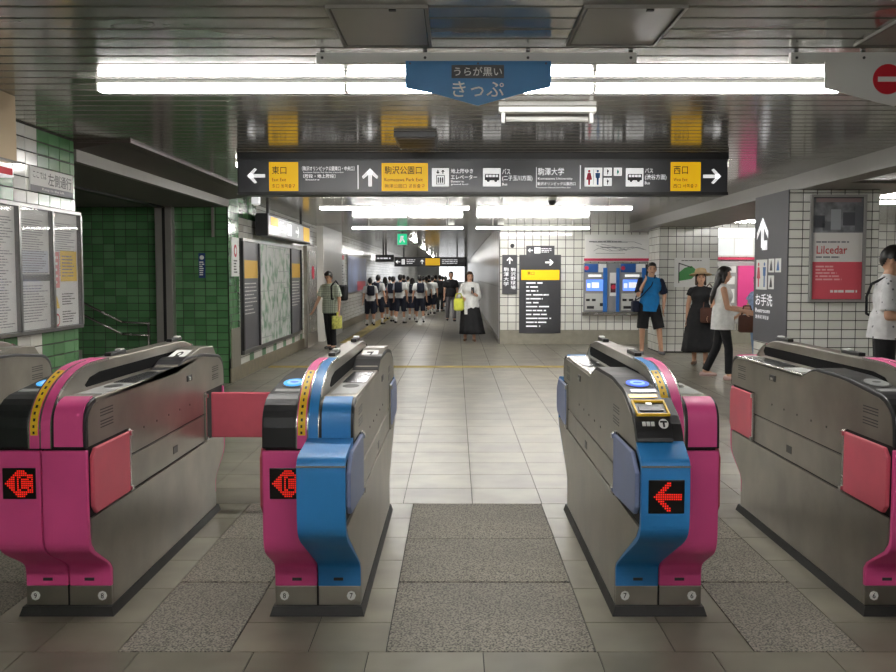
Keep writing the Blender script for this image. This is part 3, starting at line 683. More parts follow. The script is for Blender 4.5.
def machine(pa, pb, lab):
    w0, w1 = UB(pa), UB(pb); W = w1-w0; y = 20.60
    t = thing('ticket_machine', lab, 'ticket machine', ((w0+w1)/2, y, .70)); F = Frame(t); h = 1.06; a = W/2
    bm_ = M('machine_blue', S(40,110,190), .35)
    F.box('body', -a, a, 0, h, -.04, 0, M('machine_grey', S(150,150,152), .35, .3), .008)
    F.box('top_panel', -a+.02, a*.2, h-.20, h-.02, 0, .012, M('machine_navy', S(40,90,160), .4)); F.disc('red_logo', -a*.75, h-.11, .045, .012, .016, rd, 14)
    F.box('light_strip', -a*.6, a*.5, h-.30, h-.25, 0, .012, signwhite); F.box('info_plate', a*.25, a-.02, h-.2, h-.02, 0, .01, whitep)
    s_ = F.box('screen', -a*.75, a*.7, h-.60, h-.36, 0, .012, M('machine_screen', S(90,130,235), .3, emit=.8)); F.box('screen_icon', -a*.3, a*.3, h-.54, h-.42, .012, .014, signwhite, parent=s_); F.box('screen_icon', -a*.68, -a*.42, h-.54, h-.44, .012, .014, signwhite, parent=s_)
    F.box('lower_panel', -a*.85, a*.95, .04, h-.66, 0, .012, M('machine_light', S(196,196,192), .4))
    for u, v, w_, hh in ((-.62, .26, .16, .05), (-.12, .26, .16, .05), (.55, .16, .16, .07), (-.4, .1, .3, .06)): F.box('slot', u*a-w_*a, u*a+w_*a, v-hh/2, v+hh/2, .012, .016, blackp)
    F.box('side_strip', a-.09, a, 0, h*.9, .0, .02, bm_)
machine(583, 606.5, 'left blue and grey ticket machine with lit screen in the tiled wall'); machine(619, 645, 'right ticket machine with lit screen, partly behind the man in blue')
t = thing('ticket_machine_divider', 'narrow grey panel with small red poster between two ticket machines', 'panel', ((UB(606.8)+UB(618.7))/2, 20.60, .70)); F = Frame(t); a = (UB(618.7)-UB(606.8))/2
F.box('body', -a, a, 0, 1.06, -.04, 0, MATS['machine_grey']); F.box('blue_edge', a-.07, a, 0, .95, 0, .02, MATS['machine_blue']); p = F.box('poster', -a*.6, a*.5, .35, .85, 0, .008, whitep); F.box('poster_picture', -a*.5, a*.4, .42, .62, .008, .01, M('poster_dark', S(80,40,50), .5), parent=p); F.disc('poster_spot', 0, .54, .05, .01, .012, rd, 12, p)
t = thing('machine_shelf', 'grey steel shelf running under the ticket machines', 'shelf', (0, 20.6, .62)); box('ledge', UB(582), UB(651), -.03, .05, .0, .075, steel, t); box('lip', UB(582), UB(651), -.05, -.03, .02, .06, steel2, t)
t = thing('plant_map', 'white evacuation map with green shape on the far pillar', 'map', (0, 18.34, 0)); F = Frame(t); UP = lambda px: (px-456)*18.4/950; VP_ = lambda py: 1.5-(py-275)*18.4/950
F.box('sheet', UP(673), UP(708), VP_(287), VP_(258), .0, .012, whitep); F.poly('green_area', [(UP(677), VP_(281)), (UP(690), VP_(279)), (UP(697), VP_(272)), (UP(690), VP_(266)), (UP(683), VP_(268)), (UP(677), VP_(273))], .012, .014, M('map_green', S(70,150,80), .5)); F.polys('map_line', [[(UP(677), VP_(283)), (UP(678), VP_(283)), (UP(678), VP_(263)), (UP(677), VP_(263))], [(UP(678), VP_(264)), (UP(690), VP_(268)), (UP(690), VP_(267)), (UP(678), VP_(263))]], .014, .015, dk); F.lines('print', UP(680), UP(702), VP_(261.5), VP_(260), 1, .012, dk, 3, .5)
# lit board and machines right of the far pillar
t = thing('lit_board', 'bright backlit white board high on the wall beyond the near pillar', 'light board', (0, 20.55, 0)); F = Frame(t)
F.box('cabinet', UB(712), UB(790), VB(257), VB(228), -.05, .03, white)
for i in range(4): F.box('lit_panel', UB(713+i*19), UB(731+i*19), VB(255.5), VB(239), .03, .034, M('lit_panel', S(225,230,230), .4, emit=.22))
F.box('lamp_band', UB(713), UB(789), VB(238), VB(229), .03, .036, M('lamp_band', S(250,250,250), .4, emit=.9)); F.box('red_edge', UB(712), UB(790), VB(260), VB(257.5), .0, .05, MATS['fare_red'])
t = thing('pink_machine', 'grey and hot pink ticket machine beyond the woman in white', 'ticket machine', (UB(740), 20.55, .45)); F = Frame(t)
F.box('body', -.55, .75, 0, 1.36, -.05, .0, M('machine_silver', S(170,170,168), .4)); F.box('pink_side', -.1, .35, .3, 1.25, .0, .06, M('hot_pink', S(222,70,140), .4)); F.box('white_notice', -.5, -.14, 1.1, 1.24, 0, .02, whitep); F.box('white_notice', -.48, -.16, .85, 1.02, 0, .02, whitep); F.box('white_notice', -.45, -.16, .45, .75, 0, .02, whitep)
# ---------------------------------------------------------------- near pillar sign and poster
t = thing('restroom_sign', 'dark grey restroom sign panel with white arrow on the near pillar', 'sign', (3.60, 0, 0)); F = Frame(t, '-x')
F.box('board', -11.46, -10.32, .72, 2.42, 0, .012, M('restroom_grey', S(86,86,90), .65))
def QU(px): return -(3.6*950/(px-456))
F.polys('arrow', [[(-11.18, 1.9), (-11.0, 1.9), (-11.0, 1.79), (-11.18, 1.79)][::-1], [(-11.22, 2.10), (-11.12, 2.10), (-11.12, 1.82), (-11.22, 1.82)], [(-11.37, 2.0), (-11.17, 2.17), (-11.17, 2.09), (-11.37, 1.92)], [(-10.97, 2.0), (-11.17, 2.17), (-11.17, 2.09), (-10.97, 1.92)]], .012, .014, tw)
p = F.box('pictogram', -11.37, -10.98, 1.33, 1.68, .012, .015, whitep)
def fig2(cu, top, bot, mat, skirt, wd):
    h = top-bot; F.disc('figure_head', cu, top-h*.09, h*.08, .015, .0165, mat, 10, p)
    pts = [(-.5,.8), (.5,.8), (.42,.45), (.22,.45), (.2,0), (-.2,0), (-.22,.45), (-.42,.45)] if not skirt else [(-.3,.8), (.3,.8), (.6,.34), (.22,.34), (.2,0), (-.2,0), (-.22,.34), (-.6,.34)]
    F.poly('figure', [(cu+a*wd, bot+b*h) for a, b in pts], .015, .0165, mat, p)
fig2(-11.28, 1.65, 1.36, rd, True, .10); fig2(-11.07, 1.65, 1.36, bl, False, .10)
for a, b in ((-10.93, 1.53), (-10.70, 1.53), (-10.93, 1.34)):
    q = F.box('pictogram', a, a+.19, b, b+.155, .012, .015, whitep); F.poly('figure', [(a+.05, b+.02), (a+.14, b+.02), (a+.12, b+.09), (a+.095, b+.14), (a+.07, b+.09)], .015, .0165, dk if a < -10.8 else bl, q)
F.text('お手洗', -11.38, -10.78, 1.14, 1.28, .013, tw); F.text('Restroom', -11.38, -10.86, 1.06, 1.11, .013, tw); F.text('洗手间 화장실', -11.38, -10.9, .985, 1.03, .013, tw)
t = thing('advert_poster', 'framed red and white advertising poster with interior photo on near pillar', 'poster', (0, 10.32, 0)); F = Frame(t)
DP = 10.33; UQ = lambda px: (px-456)*DP/950; VQ = lambda py: 1.5-(py-275)*DP/950
F.box('back_panel', UQ(807.5), UQ(863), VQ(302), VQ(195.5), -.008, .004, greyp)
for q in ((807.5, 863, 302, 299.5), (807.5, 863, 198, 195.5), (807.5, 810, 299.5, 198), (860.5, 863, 299.5, 198)): F.box('frame_bar', UQ(q[0]), UQ(q[1]), VQ(q[2]), VQ(q[3]), .004, .03, M('poster_frame', S(170,168,165), .35, .3))
ph = M('photo_print', S(128,130,134), .4, noise=.6, nscale=7)  # poster colours below are lightened, overhead glare painted into them
F.box('photo', UQ(811), UQ(860), VQ(233), VQ(199), .004, .010, ph); pp = F.box('photo_wall', UQ(828), UQ(838), VQ(230), VQ(210), .010, .0108, M('photo_light', S(168,172,178), .4), parent=None); F.box('photo_ceiling', UQ(813), UQ(858), VQ(203), VQ(199), .010, .0106, M('photo_pale', S(150,130,130), .4))
for i, (a, b, c, d) in enumerate(((812, 822, 228, 216), (820, 828, 231, 222), (840, 852, 226, 213), (852, 860, 231, 207))): F.box('photo_shape', UQ(a), UQ(b), VQ(c), VQ(d), .010, .0107, M('photo_dark%d' % (i % 2), S(84+i % 2*24, 86+i % 2*24, 92+i % 2*24), .4))
F.box('white_field', UQ(811), UQ(860), VQ(262), VQ(233), .004, .010, M('poster_white', S(226,224,220), .3)); F.box('red_field', UQ(811), UQ(860), VQ(299), VQ(262), .004, .010, M('poster_red_field', S(214,92,104), .3))
F.text('Lilcedar', UQ(814.5), UQ(845), VQ(254), VQ(246), .011, M('poster_red_text', S(195,50,60), .4)); F.lines('print', UQ(814), UQ(847), VQ(243.5), VQ(241), 1, .010, pgrey, 3, .6, ragged=.05); F.lines('print', UQ(814), UQ(845), VQ(258.5), VQ(256), 1, .010, pgrey, 5, .6)
F.lines('print', UQ(814), UQ(843), VQ(281), VQ(265), 5, .010, M('poster_pale_pink', S(235,180,180), .5), 6, .5, ragged=.5); F.lines('print', UQ(829), UQ(856), VQ(293), VQ(289.5), 1, .010, whitep, 4, .7, ragged=.02)
# ---------------------------------------------------------------- ticket gates
LED_IC = [".......####.....",
          "......######....",
          ".....##########.",
          "....##.##...###.",
          "...###.#.####.#.",
          "..####.#.######.",
          ".#####.#.######.",
          "..####.#.######.",
          "...###.#.####.#.",
          "....##.##...###.",
          ".....##########.",
          "......######....",
          ".......####....."]
LED_AR = ["........##......",
          ".......###......",
          "......###.......",
          ".....###........",
          "....###.........",
          "...############.",
          "..#############.",
          "...############.",
          "....###.........",
          ".....###........",
          "......###.......",
          ".......###......",
          "........##......"]
def half_gate(t, s, reader, paint, num, wide, disp, flap_open=False):
    N = lambda pts: [(-p[0], p[1]) for p in pts]
    xo, xi = s*.198, s*.003
    flapm = lav if wide else salmon
    low = [(-.92, .125), (-.92, .20), (-.945, .235)]
    nar = low+[(-1.12, .325), (-1.158, .36), (-1.17, .41), (-1.17, .775)]
    wid = low+[(-1.40, .46), (-1.455, .505), (-1.47, .56), (-1.47, .765), (-1.46, .79), (-1.43, .808)]
    up_reader = [(-1.17, .785), (-1.165, .90), (-1.135, .95), (-1.06, .99), (-.65, 1.03), (-.28, 1.035), (-.10, .982)]
    up_wide = [(-1.375, .850), (-1.37, .868), (-1.31, .94), (-1.07, 1.02), (-.77, 1.045), (-.28, 1.04), (-.10, .985)]
    up_plain = [(-1.17, .785), (-1.168, .90), (-1.15, .945), (-1.11, .972), (-1.05, .984)]
    up_plain_w = [(-1.17, .815), (-1.168, .90), (-1.15, .945), (-1.11, .972), (-1.05, .984)]
    nar, wid_, up_plain, up_plain_w = chaikin(nar), wid, chaikin(up_plain), chaikin(up_plain_w)
    up_reader, up_wide = chaikin(up_reader, 1), chaikin(up_wide, 1)
    xa, xb = sorted((xi, xo))
    def ends(sgn, rd_):
        T = (lambda p: p) if sgn < 0 else N
        cov = chaikin(wid+([(-1.35, .848)] if rd_ else [(-1.18, .832)])) if wide else nar
        prismx('front_cover' if sgn < 0 else 'rear_cover', T(offset_poly(cov, .028)), xa, xb, paint, t, .006)
        if wide: prismx('trim_line', T([(-1.475, .768), (-1.475, .774), (-1.463, .774), (-1.463, .768)]), xa-.001, xb+.001, steel2, t)
        prismx('kick_strip', T([(-.92, .036), (-.92, .125), (-.89, .125), (-.89, .036)]), xa, xb, steel, t, .003)
        if rd_:
            P = up_wide if wide else up_reader
            prismx('reader_panel', T(offset_poly(P, .03)), min(s*.05, xo), max(s*.05, xo), blackp, t, .006)
        else:
            P = up_plain_w if wide else up_plain
            prismx('upper_border', T(offset_poly(P, .03)), min(s*.05, xo), max(s*.05, xo), blackp, t, .004)
            prismx('upper_panel', T(offset_poly([(p[0]-.005, p[1]+(.008 if i == 0 else .004)) for i, p in enumerate(P)], .02)), min(s*.062, s*.186), max(s*.062, s*.186), paint, t, 0, True)
        return cov, (P)
    cf, pf = ends(-1, reader); cr_, pr = ends(1, not reader)
    # outline of the side, front bottom -> top -> rear bottom
    front = [p for p in cf if p[1] > .13]; rear = N([p for p in cr_ if p[1] > .13])[::-1]
    topf = pf; topr = N(pr)[::-1]
    outline = [(-.92, .05)]+front+topf+topr+rear+[(.92, .05)]
    ins = [(p[0]*.978, max(.05, p[1]-.014 if p[1] > .5 else p[1])) for p in outline]
    prismx('inner_body', ins, min(0, s*.188), max(0, s*.188), darkcore, t)
    # top deck
    e = -.10 if reader else -1.05; e2 = 1.05 if reader else .10
    dz = .983
    prismx('deck', [(e, dz-.03), (e, dz), (e2, dz), (e2, dz-.03)], min(s*.05, s*.196), max(s*.05, s*.196), steel2 if reader else steel, t, .003)
    # side plates
    sp0, sp1 = sorted((s*.186, s*.2))
    xe = 1.40 if wide else 1.135; zf = .535 if wide else .495; hy = .90 if wide else .68
    lo_out = [(.90, .04), (.90, .20), (.93, .235)]+([(1.38, .475), (1.425, .52), (1.435, zf-.011)] if wide else [(1.10, .335), (1.13, .375), (1.138, zf-.011)])
    prismx('lower_panel', [(-p[0], p[1]) for p in lo_out[::-1]][::-1][:0]+[(-p[0], p[1]) for p in lo_out][::-1]+lo_out, sp0, sp1, steel, t, .003)
    prismx('middle_panel', [(-hy+.02, zf), (hy-.02, zf), (hy-.02, .653), (-hy+.02, .653)], sp0, sp1, steel, t, .003)
    zu = .815 if wide else .79
    def inset_top(P): return [(p[0]+.022, p[1]-.018) for p in P if p[1] > zu+.01]
    up = [(-hy+.02, .663), (hy-.02, .663), (hy-.02, zu), (-pr[0][0]-.02, zu)]
    trr = N(inset_top(pr)); tff = inset_top(pf)
    topline = tff+([(-.10, dz-.018), (1.05, dz-.018)] if reader else [(-1.05, dz-.018), (.10, dz-.018)])+trr[::-1]
    poly = up+topline[::-1]+[(pf[0][0]+.02, zu), (-hy+.02, zu)]
    # drop near duplicates
    q = []
    for p in poly:
        if not q or (abs(p[0]-q[-1][0])+abs(p[1]-q[-1][1])) > .004: q.append(p)
    prismx('upper_side_panel', q, sp0, sp1, steel, t)
    # flaps and hinges
    for sg in (-1, 1):
        a, b = (-xe-.03 if wide else -xe, -hy-.012); z0, z1 = zf+.004, zu-.012
        hb = box('hinge_bar', min(s*.197, s*.212), max(s*.197, s*.212), min(sg*(-hy-.005), sg*(-hy+.018))*1, max(sg*(-hy-.005), sg*(-hy+.018)), z0-.01, z1+.01, steel2, t, .003)
        hb.location = (0, 0, 0)
        for z in (z0+.0, z1-.02):
            bx = box('hinge_knuckle', min(s*.208, s*.222), max(s*.208, s*.222), -.012, .012, z, z+.022, chrome, t); bx.location.y = sg*(-hy+.006)*1
            bx.location.y = (hy-.006)*sg
        L = b-a
        bm = bmesh.new(); c = .035
        pts = [(0, z0), (L-c, z0+ (.03 if wide else 0)), (L, z0+c+(.03 if wide else 0)), (L, z1-c-(.03 if wide else 0)), (L-c*(3 if wide else 1), z1), (0, z1)]
        fo = flap_open and sg > 0
        if fo: bprism(bm, pts, lambda p, tt: (s*(.215+p[0]), tt, p[1]), -.014, .014)
        else: bprism(bm, pts, lambda p, tt: (tt, p[0]*sg, p[1]), s*.196, s*.216)
        fl = obj('flap', bm, flapm, t, .006); fl.location.y = sg*(hy+.012) if not fo else sg*(hy+.10)
        if wide and not fo: pass
        # louvred vents
        bm = bmesh.new()
        for r_ in range(2):
            for k in range(3):
                z = .845+r_*.05+k*.013; y0 = sg*(.86 if not wide else .82); bbox(bm, min(s*.1995, s*.2015), max(s*.1995, s*.2015), min(y0, y0+sg*.15), max(y0, y0+sg*.15), z, z+.005)
        obj('vent', bm, greyp, t)
    box('lock_plate', min(s*.199, s*.204), max(s*.199, s*.204), .30, .40, .895, .93, greyp, t, .003); box('lock_pull', min(s*.203, s*.207), max(s*.203, s*.207), .33, .375, .90, .915, chrome, t)
    box('data_label', min(s*.199, s*.2015), max(s*.199, s*.2015), .02, .10, .535 if not wide else .56, .575 if not wide else .60, greyp, t)
    for k in range(5): tube('screw', (s*.199, -.45+k*.2, .76), (s*.203, -.45+k*.2, .76), .006, greyp, t, 8)
    # number badges
    for sgn in (-1, 1):
        F = Frame(t, '-y' if sgn < 0 else '+y', (0, sgn*.92, 0)); c = s*.155*(1 if sgn < 0 else -1)
        p = F.disc('number_badge', c, .082, .021, .0, .004, whitep, 8)
        F.text(num, c-.007, c+.007, .07, .094, .0045, blackt, p, 'numeral')
        F.box('maker_plate', c*.62-.022, c*.62+.022, .150, .163, .0, .003, greyp)
    # display
    if disp:
        y = -1.47 if wide else -1.17; F = Frame(t, '-y', (0, y, 0)); cu = s*(.098 if wide else .094); cv = .640 if not wide else .655
        d = F.box('display', cu-.072, cu+.072, cv-.065, cv+.065, -.004, .004, ledbg, .003); g = .0088; pl = []
        rowsL = LED_IC if disp == 'IC' else LED_AR
        for j, r_ in enumerate(rowsL):
            for i, ch in enumerate(r_):
                if ch == '#':
                    u = cu+(i-7.5)*g; v = cv+(6-j)*g; q_ = g*.33; pl.append([(u-q_, v-q_), (u+q_, v-q_), (u+q_, v+q_), (u-q_, v+q_)])
        F.polys('led_dots', pl, .004, .0052, ledred, d)
    # readers: a glowing disc on the sloping panel; number plate on the rear raised part
    def on_slope(name, sgn, ya, za, yb, zb, u0, u1, f0, f1, lift, mat, shape='box'):
        # point on the panel between (ya,za) and (yb,zb)
        A = Vector((0, ya, za)); B = Vector((0, yb, zb)); d = (B-A); n = Vector((0, -d.z, d.y)).normalized()
        if n.z < 0: n = -n
        bm = bmesh.new(); pts = []
        if shape == 'disc':
            for i in range(24):
                c_, s_ = math.cos(2*PI*i/24), math.sin(2*PI*i/24); pts.append(((u0+u1)/2+(u1-u0)/2*c_, (f0+f1)/2+(f1-f0)/2*s_))
        else: pts = [(u0, f0), (u1, f0), (u1, f1), (u0, f1)]
        def m(p, tt):
            v = A+d*p[1]+n*tt; return (p[0], v.y*sgn, v.z)
        bprism(bm, pts, m, -.002, lift); return obj(name, bm, mat, t)
    c = s*.118
    if reader:
        if wide: a1, a2 = (-1.07, 1.02), (-.77, 1.045); b1, b2 = (-1.31, .94), (-1.07, 1.02)
        else: a1, a2 = (-1.06, .99), (-.65, 1.03); b1, b2 = (-1.165, .90), (-1.06, .99)
        f0, fr_ = (.36, .20) if wide else (.62, .16)
        on_slope('reader_ring', 1, *a1, *a2, c-.060, c+.060, f0-fr_*1.4, f0+fr_*1.4, .003, greyp, 'disc')
        on_slope('reader_disc', 1, *a1, *a2, c-.050, c+.050, f0-fr_*1.15, f0+fr_*1.15, .006, icblue if wide else iccyan, 'disc')
        on_slope('reader_glow', 1, *a1, *a2, c-.034, c+.034, f0-fr_*.75, f0+fr_*.75, .0072, M('glow_pale', S(150,190,255), .4, emit=.45), 'disc')
        on_slope('reader_mark', 1, *a1, *a2, c-.020, c+.020, f0-fr_*.3, f0+fr_*.2, .0082, icblue, 'disc')
        if wide:
            on_slope('gold_label', 1, *b1, *b2, c-.07, c+.05, .66, .78, .003, M('gold', S(190,160,90), .3, .6))
            on_slope('silver_label', 1, *b1, *b2, c-.055, c+.055, .86, .97, .004, M('label_silver', S(160,165,180), .3, .4))
            for q in ((c-.070, c+.070, .02, .06), (c-.070, c+.070, .50, .54), (c-.070, c-.063, .02, .54), (c+.063, c+.070, .02, .54)): on_slope('slot_frame', 1, *b1, *b2, *q, .008, yellow)
            on_slope('ticket_slot', 1, *b1, *b2, c-.05, c+.05, .18, .32, .004, greyp)
            on_slope('slot_light', 1, *b1, *b2, c-.012, c+.012, .40, .47, .004, signwhite)
            l1, l2 = (-1.37, .868), (-1.31, .94); on_slope('logo_disc', 1, *l1, *l2, c+.016, c+.056, .40, .86, .004, whitep, 'disc'); on_slope('logo_stroke', 1, *l1, *l2, c+.022, c+.050, .67, .75, .0055, blackt); on_slope('logo_stroke', 1, *l1, *l2, c+.032, c+.040, .45, .70, .0055, blackt)
            for k in range(3): on_slope('print_mark', 1, *l1, *l2, c-.052+k*.018, c-.038+k*.018, .52, .72, .004, whitep)
        else:
            on_slope('pale_label', 1, *a1, *a2, c-.06, c+.06, .18, .30, .004, M('label_grey', S(170,172,172), .4))
        on_slope('deck_label', 1, -.05, dz, .25, dz, s*.075, s*.18, .1, .9, .003, M('deck_label', S(196,198,196), .35)); on_slope('deck_window', 1, .3, dz, .9, dz, s*.075, s*.18, .05, .95, .003, M('deck_window', S(60,62,64), .2))
        on_slope('deck_label', 1, .95, dz, 1.03, dz, s*.08, s*.17, .0, .9, .003, MATS['deck_label'])
    else:
        # opposite-direction reader at the rear end with a number plate facing the front
        nb = prismx('number_block', [(.14, .985), (.14, 1.0), (.62, 1.066), (.92, 1.055), (1.0, .99)], min(s*.062, s*.192), max(s*.062, s*.192), steel, t, .004)
        p = on_slope('number_plate', 1, .18, 1.0055, .60, 1.0633, min(s*.07, s*.165), max(s*.07, s*.165), .12, .86, .002, whitep)
        vs_, fs_ = text_geom(num); y0_ = min(v.y for v in vs_); y1_ = max(v.y for v in vs_); x0_ = min(v.x for v in vs_); x1_ = max(v.x for v in vs_)
        def tp(v):
            f = .22+.54*(v.y-y0_)/(y1_-y0_); return (c-.02+.04*(v.x-x0_)/(x1_-x0_), .18+.42*f, 1.0055+.0578*f+.0032)
        me_ = bpy.data.meshes.new('numeral'); me_.from_pydata([tp(v) for v in vs_], [], fs_); obj('numeral', me_, blackt, p)
        on_slope('deck_label', 1, -.95, dz, -.55, dz, s*.07, s*.185, 0, 1, .003, M('deck_label', S(196,198,196), .35)); on_slope('round_label', 1, -.75, dz, -.55, dz, s*.09, s*.17, .1, .8, .004, greyp, 'disc')
        on_slope('deck_window', 1, -.50, dz, .0, dz, s*.07, s*.185, 0, 1, .003, M('deck_window', S(60,62,64), .2))
        on_slope('reader_disc', -1, -1.06, .99, -.65, 1.03, c-.056, c+.056, .06, .58, .008, icblue, 'disc')

def gate(X, lab, L, R):
    t = thing('ticket_gate', lab, 'ticket gate', (X, 5.05, 0), 0, 'ticket gates in a row')
    bm = bmesh.new(); 
    A = [bm.verts.new((x, y, z)) for x, y, z in ((-.218,-.958,0), (.218,-.958,0), (.218,.958,0), (-.218,.958,0))]; B = [bm.verts.new((x, y, z)) for x, y, z in ((-.205,-.945,.04), (.205,-.945,.04), (.205,.945,.04), (-.205,.945,.04))]
    bm.faces.new(A); bm.faces.new(B)
    for i in range(4): bm.faces.new((A[i], A[(i+1) % 4], B[(i+1) % 4], B[i]))
    obj('base_skirt', bm, rubber, t)
    half_gate(t, -1, True, *L); half_gate(t, 1, False, *R)
    # raised spine with sensor slots
    def arc(y0, z0, y1, z1, n=14): # vertical at the start, level at the end
        return [(y1+(y0-y1)*math.cos(PI/2*i/n), z0+(z1-z0)*math.sin(PI/2*i/n)) for i in range(n+1)]
    A = arc(-1.165, .86, -.66, 1.10)
    spine = [(-1.165, .785)]+A+[(-p[0], p[1]) for p in A[::-1]]+[(1.165, .785)]
    prismx('spine', spine, -.047, .047, steel, t, .004)
    for s in (-1, 1):
        prismx('sensor_slot', [(-.80, 1.005), (-.78, .995), (.93, .995), (.96, 1.02), (.93, 1.05), (-.62, 1.05), (-.74, 1.035)], s*.0465, s*.0505, M('slot_black', S(10,10,11), .7, spec=.1), t)
        pt = (L if s < 0 else R)[0]
        for sg in (-1, 1):
            path = [(-1.17, .785)]+[(p[0]-.004, p[1]+.003) for p in A]+([(-.50, 1.104)] if sg < 0 else [])
            if sg > 0: path = path[:-5]
            T = [(p[0]*-sg, p[1]) for p in path]
            pl = offset_poly(path, .014); pl = pl if sg < 0 else [(-p[0], p[1]) for p in pl]
            prismx('colour_strip', pl, min(s*.004, s*.045), max(s*.004, s*.045), pt, t, 0, True)
            pl = offset_poly([(p[0]-.001, p[1]+.001) for p in path], .012); pl = pl if sg < 0 else [(-p[0], p[1]) for p in pl]
            prismx('chrome_edge', pl, min(s*.045, s*.05), max(s*.045, s*.05), steel2, t, 0, True)
    path = [(p[0]-.0045, p[1]+.0035) for p in A]
    pl = offset_poly([(p[0]-.0015, p[1]+.0015) for p in path], .012); prismx('chrome_edge', pl, -.0035, .0035, steel2, t, 0, True)
    lab_path = [(-1.17, .84)]+[(p[0]-.002, p[1]+.002) for p in path[:11]]
    prismx('warning_label', offset_poly(lab_path, .012), -.041, -.009, yellow, t, 0, True)
    bm = bmesh.new(); rr = random.Random(3)
    for a, b in zip(lab_path, lab_path[1:]):
        for k in range(1):
            f0 = .2; f1 = .62
            q = [(a[0]+(b[0]-a[0])*f-.0012, a[1]+(b[1]-a[1])*f+.0012) for f in (f0, f1)]
            x0 = -.031+rr.random()*.003; bprism(bm, [q[0], q[1], (q[1][0]+.003, q[1][1]-.002), (q[0][0]+.003, q[0][1]-.002)], lambda p, tt: (tt, p[0], p[1]), x0, -.020-rr.random()*.003)
    tag(obj('label_print', bm, blackt, t), kind='stuff')
    for y in (-.30, .70): 
        b = box('sensor_bar', -.018, .018, y-.09, y+.13, 1.10, 1.118, blackp, t, .004); box('bar_cap', -.016, .016, y+.05, y+.11, 1.118, 1.126, white, b, .003)
    box('seam', -.003, .003, -.925, -.91, .04, .13, darkcore, t); t.scale.x = .955
    return t
P_, B_ = pink, blue
gate(-1.715, 'pink ticket gate numbered 9 and 8 with its rear flap closed', (P_, '9', False, 'IC'), (P_, '8', False, None, True))
gate(-.612, 'pink and blue ticket gate numbered 8 and 7, blue box at right', (P_, '8', False, 'IC'), (B_, '7', True, None))
gate(.897, 'blue and pink ticket gate numbered 7 and 6 with red arrow on blue', (B_, '7', True, 'AR'), (P_, '6', False, None))
gd = gate(2.0, 'pink ticket gate at the right edge, numbered 6 on its near side', (P_, '6', False, 'IC'), (P_, '5', False, None))
gate(-2.84, 'ticket gate at the left edge, only its grey rear end showing', (P_, '10', False, 'IC'), (P_, '9', False, None))
for ch in gd.children:      # the reader of the right-hand gate is switched off
    if ch.name.split('.')[0] in ('reader_disc', 'reader_glow', 'reader_mark') and ch.data.vertices[0].co.y < 0:
        ch.data.materials[0] = MATS['label_grey'] if 'mark' not in ch.name else greyp
# ---------------------------------------------------------------- people
TS = bpy.data.scenes.new('workbench')
def remesh(bm, voxel, smooth_n=2, name='body'):
    me = bpy.data.meshes.new(name); bm.to_mesh(me); bm.free()
    o = bpy.data.objects.new('tmp', me); TS.collection.objects.link(o)
    md = o.modifiers.new('r', 'REMESH'); md.mode = 'VOXEL'; md.voxel_size = voxel
    TS.view_layers[0].update(); dg = TS.view_layers[0].depsgraph; m2 = bpy.data.meshes.new_from_object(o.evaluated_get(dg))
    bpy.data.objects.remove(o); bpy.data.meshes.remove(me)
    b = bmesh.new(); b.from_mesh(m2); bpy.data.meshes.remove(m2)
    for _ in range(smooth_n): bmesh.ops.smooth_vert(b, verts=b.verts[:], factor=.5, use_axis_x=True, use_axis_y=True, use_axis_z=True)
    return b
def cap(bm, p0, p1, r0, r1, flat1=False, seg=12):
    p0 = Vector(p0); p1 = Vector(p1)
    btube(bm, p0, p1, r0, r1, seg)
    bmesh.ops.create_uvsphere(bm, u_segments=seg, v_segments=8, radius=r0, matrix=Matrix.Translation(p0))
    if not flat1: bmesh.ops.create_uvsphere(bm, u_segments=seg, v_segments=8, radius=r1, matrix=Matrix.Translation(p1))
def ell(bm, mat4, rx, ry, rz): bmesh.ops.create_uvsphere(bm, u_segments=16, v_segments=12, radius=1, matrix=mat4 @ Matrix.Diagonal((rx, ry, rz, 1)))
skin = M('skin', S(206,160,132), .5); skin2 = M('skin_tan', S(176,128,98), .5)
hairm = M('hair_black', S(26,22,20), .4); hairb = M('hair_brown', S(58,38,28), .4)
lip = M('lip', S(160,86,80), .5); eyem = M('eye_dark', S(24,18,16), .3)
def norm(v): return Vector(v).normalized()
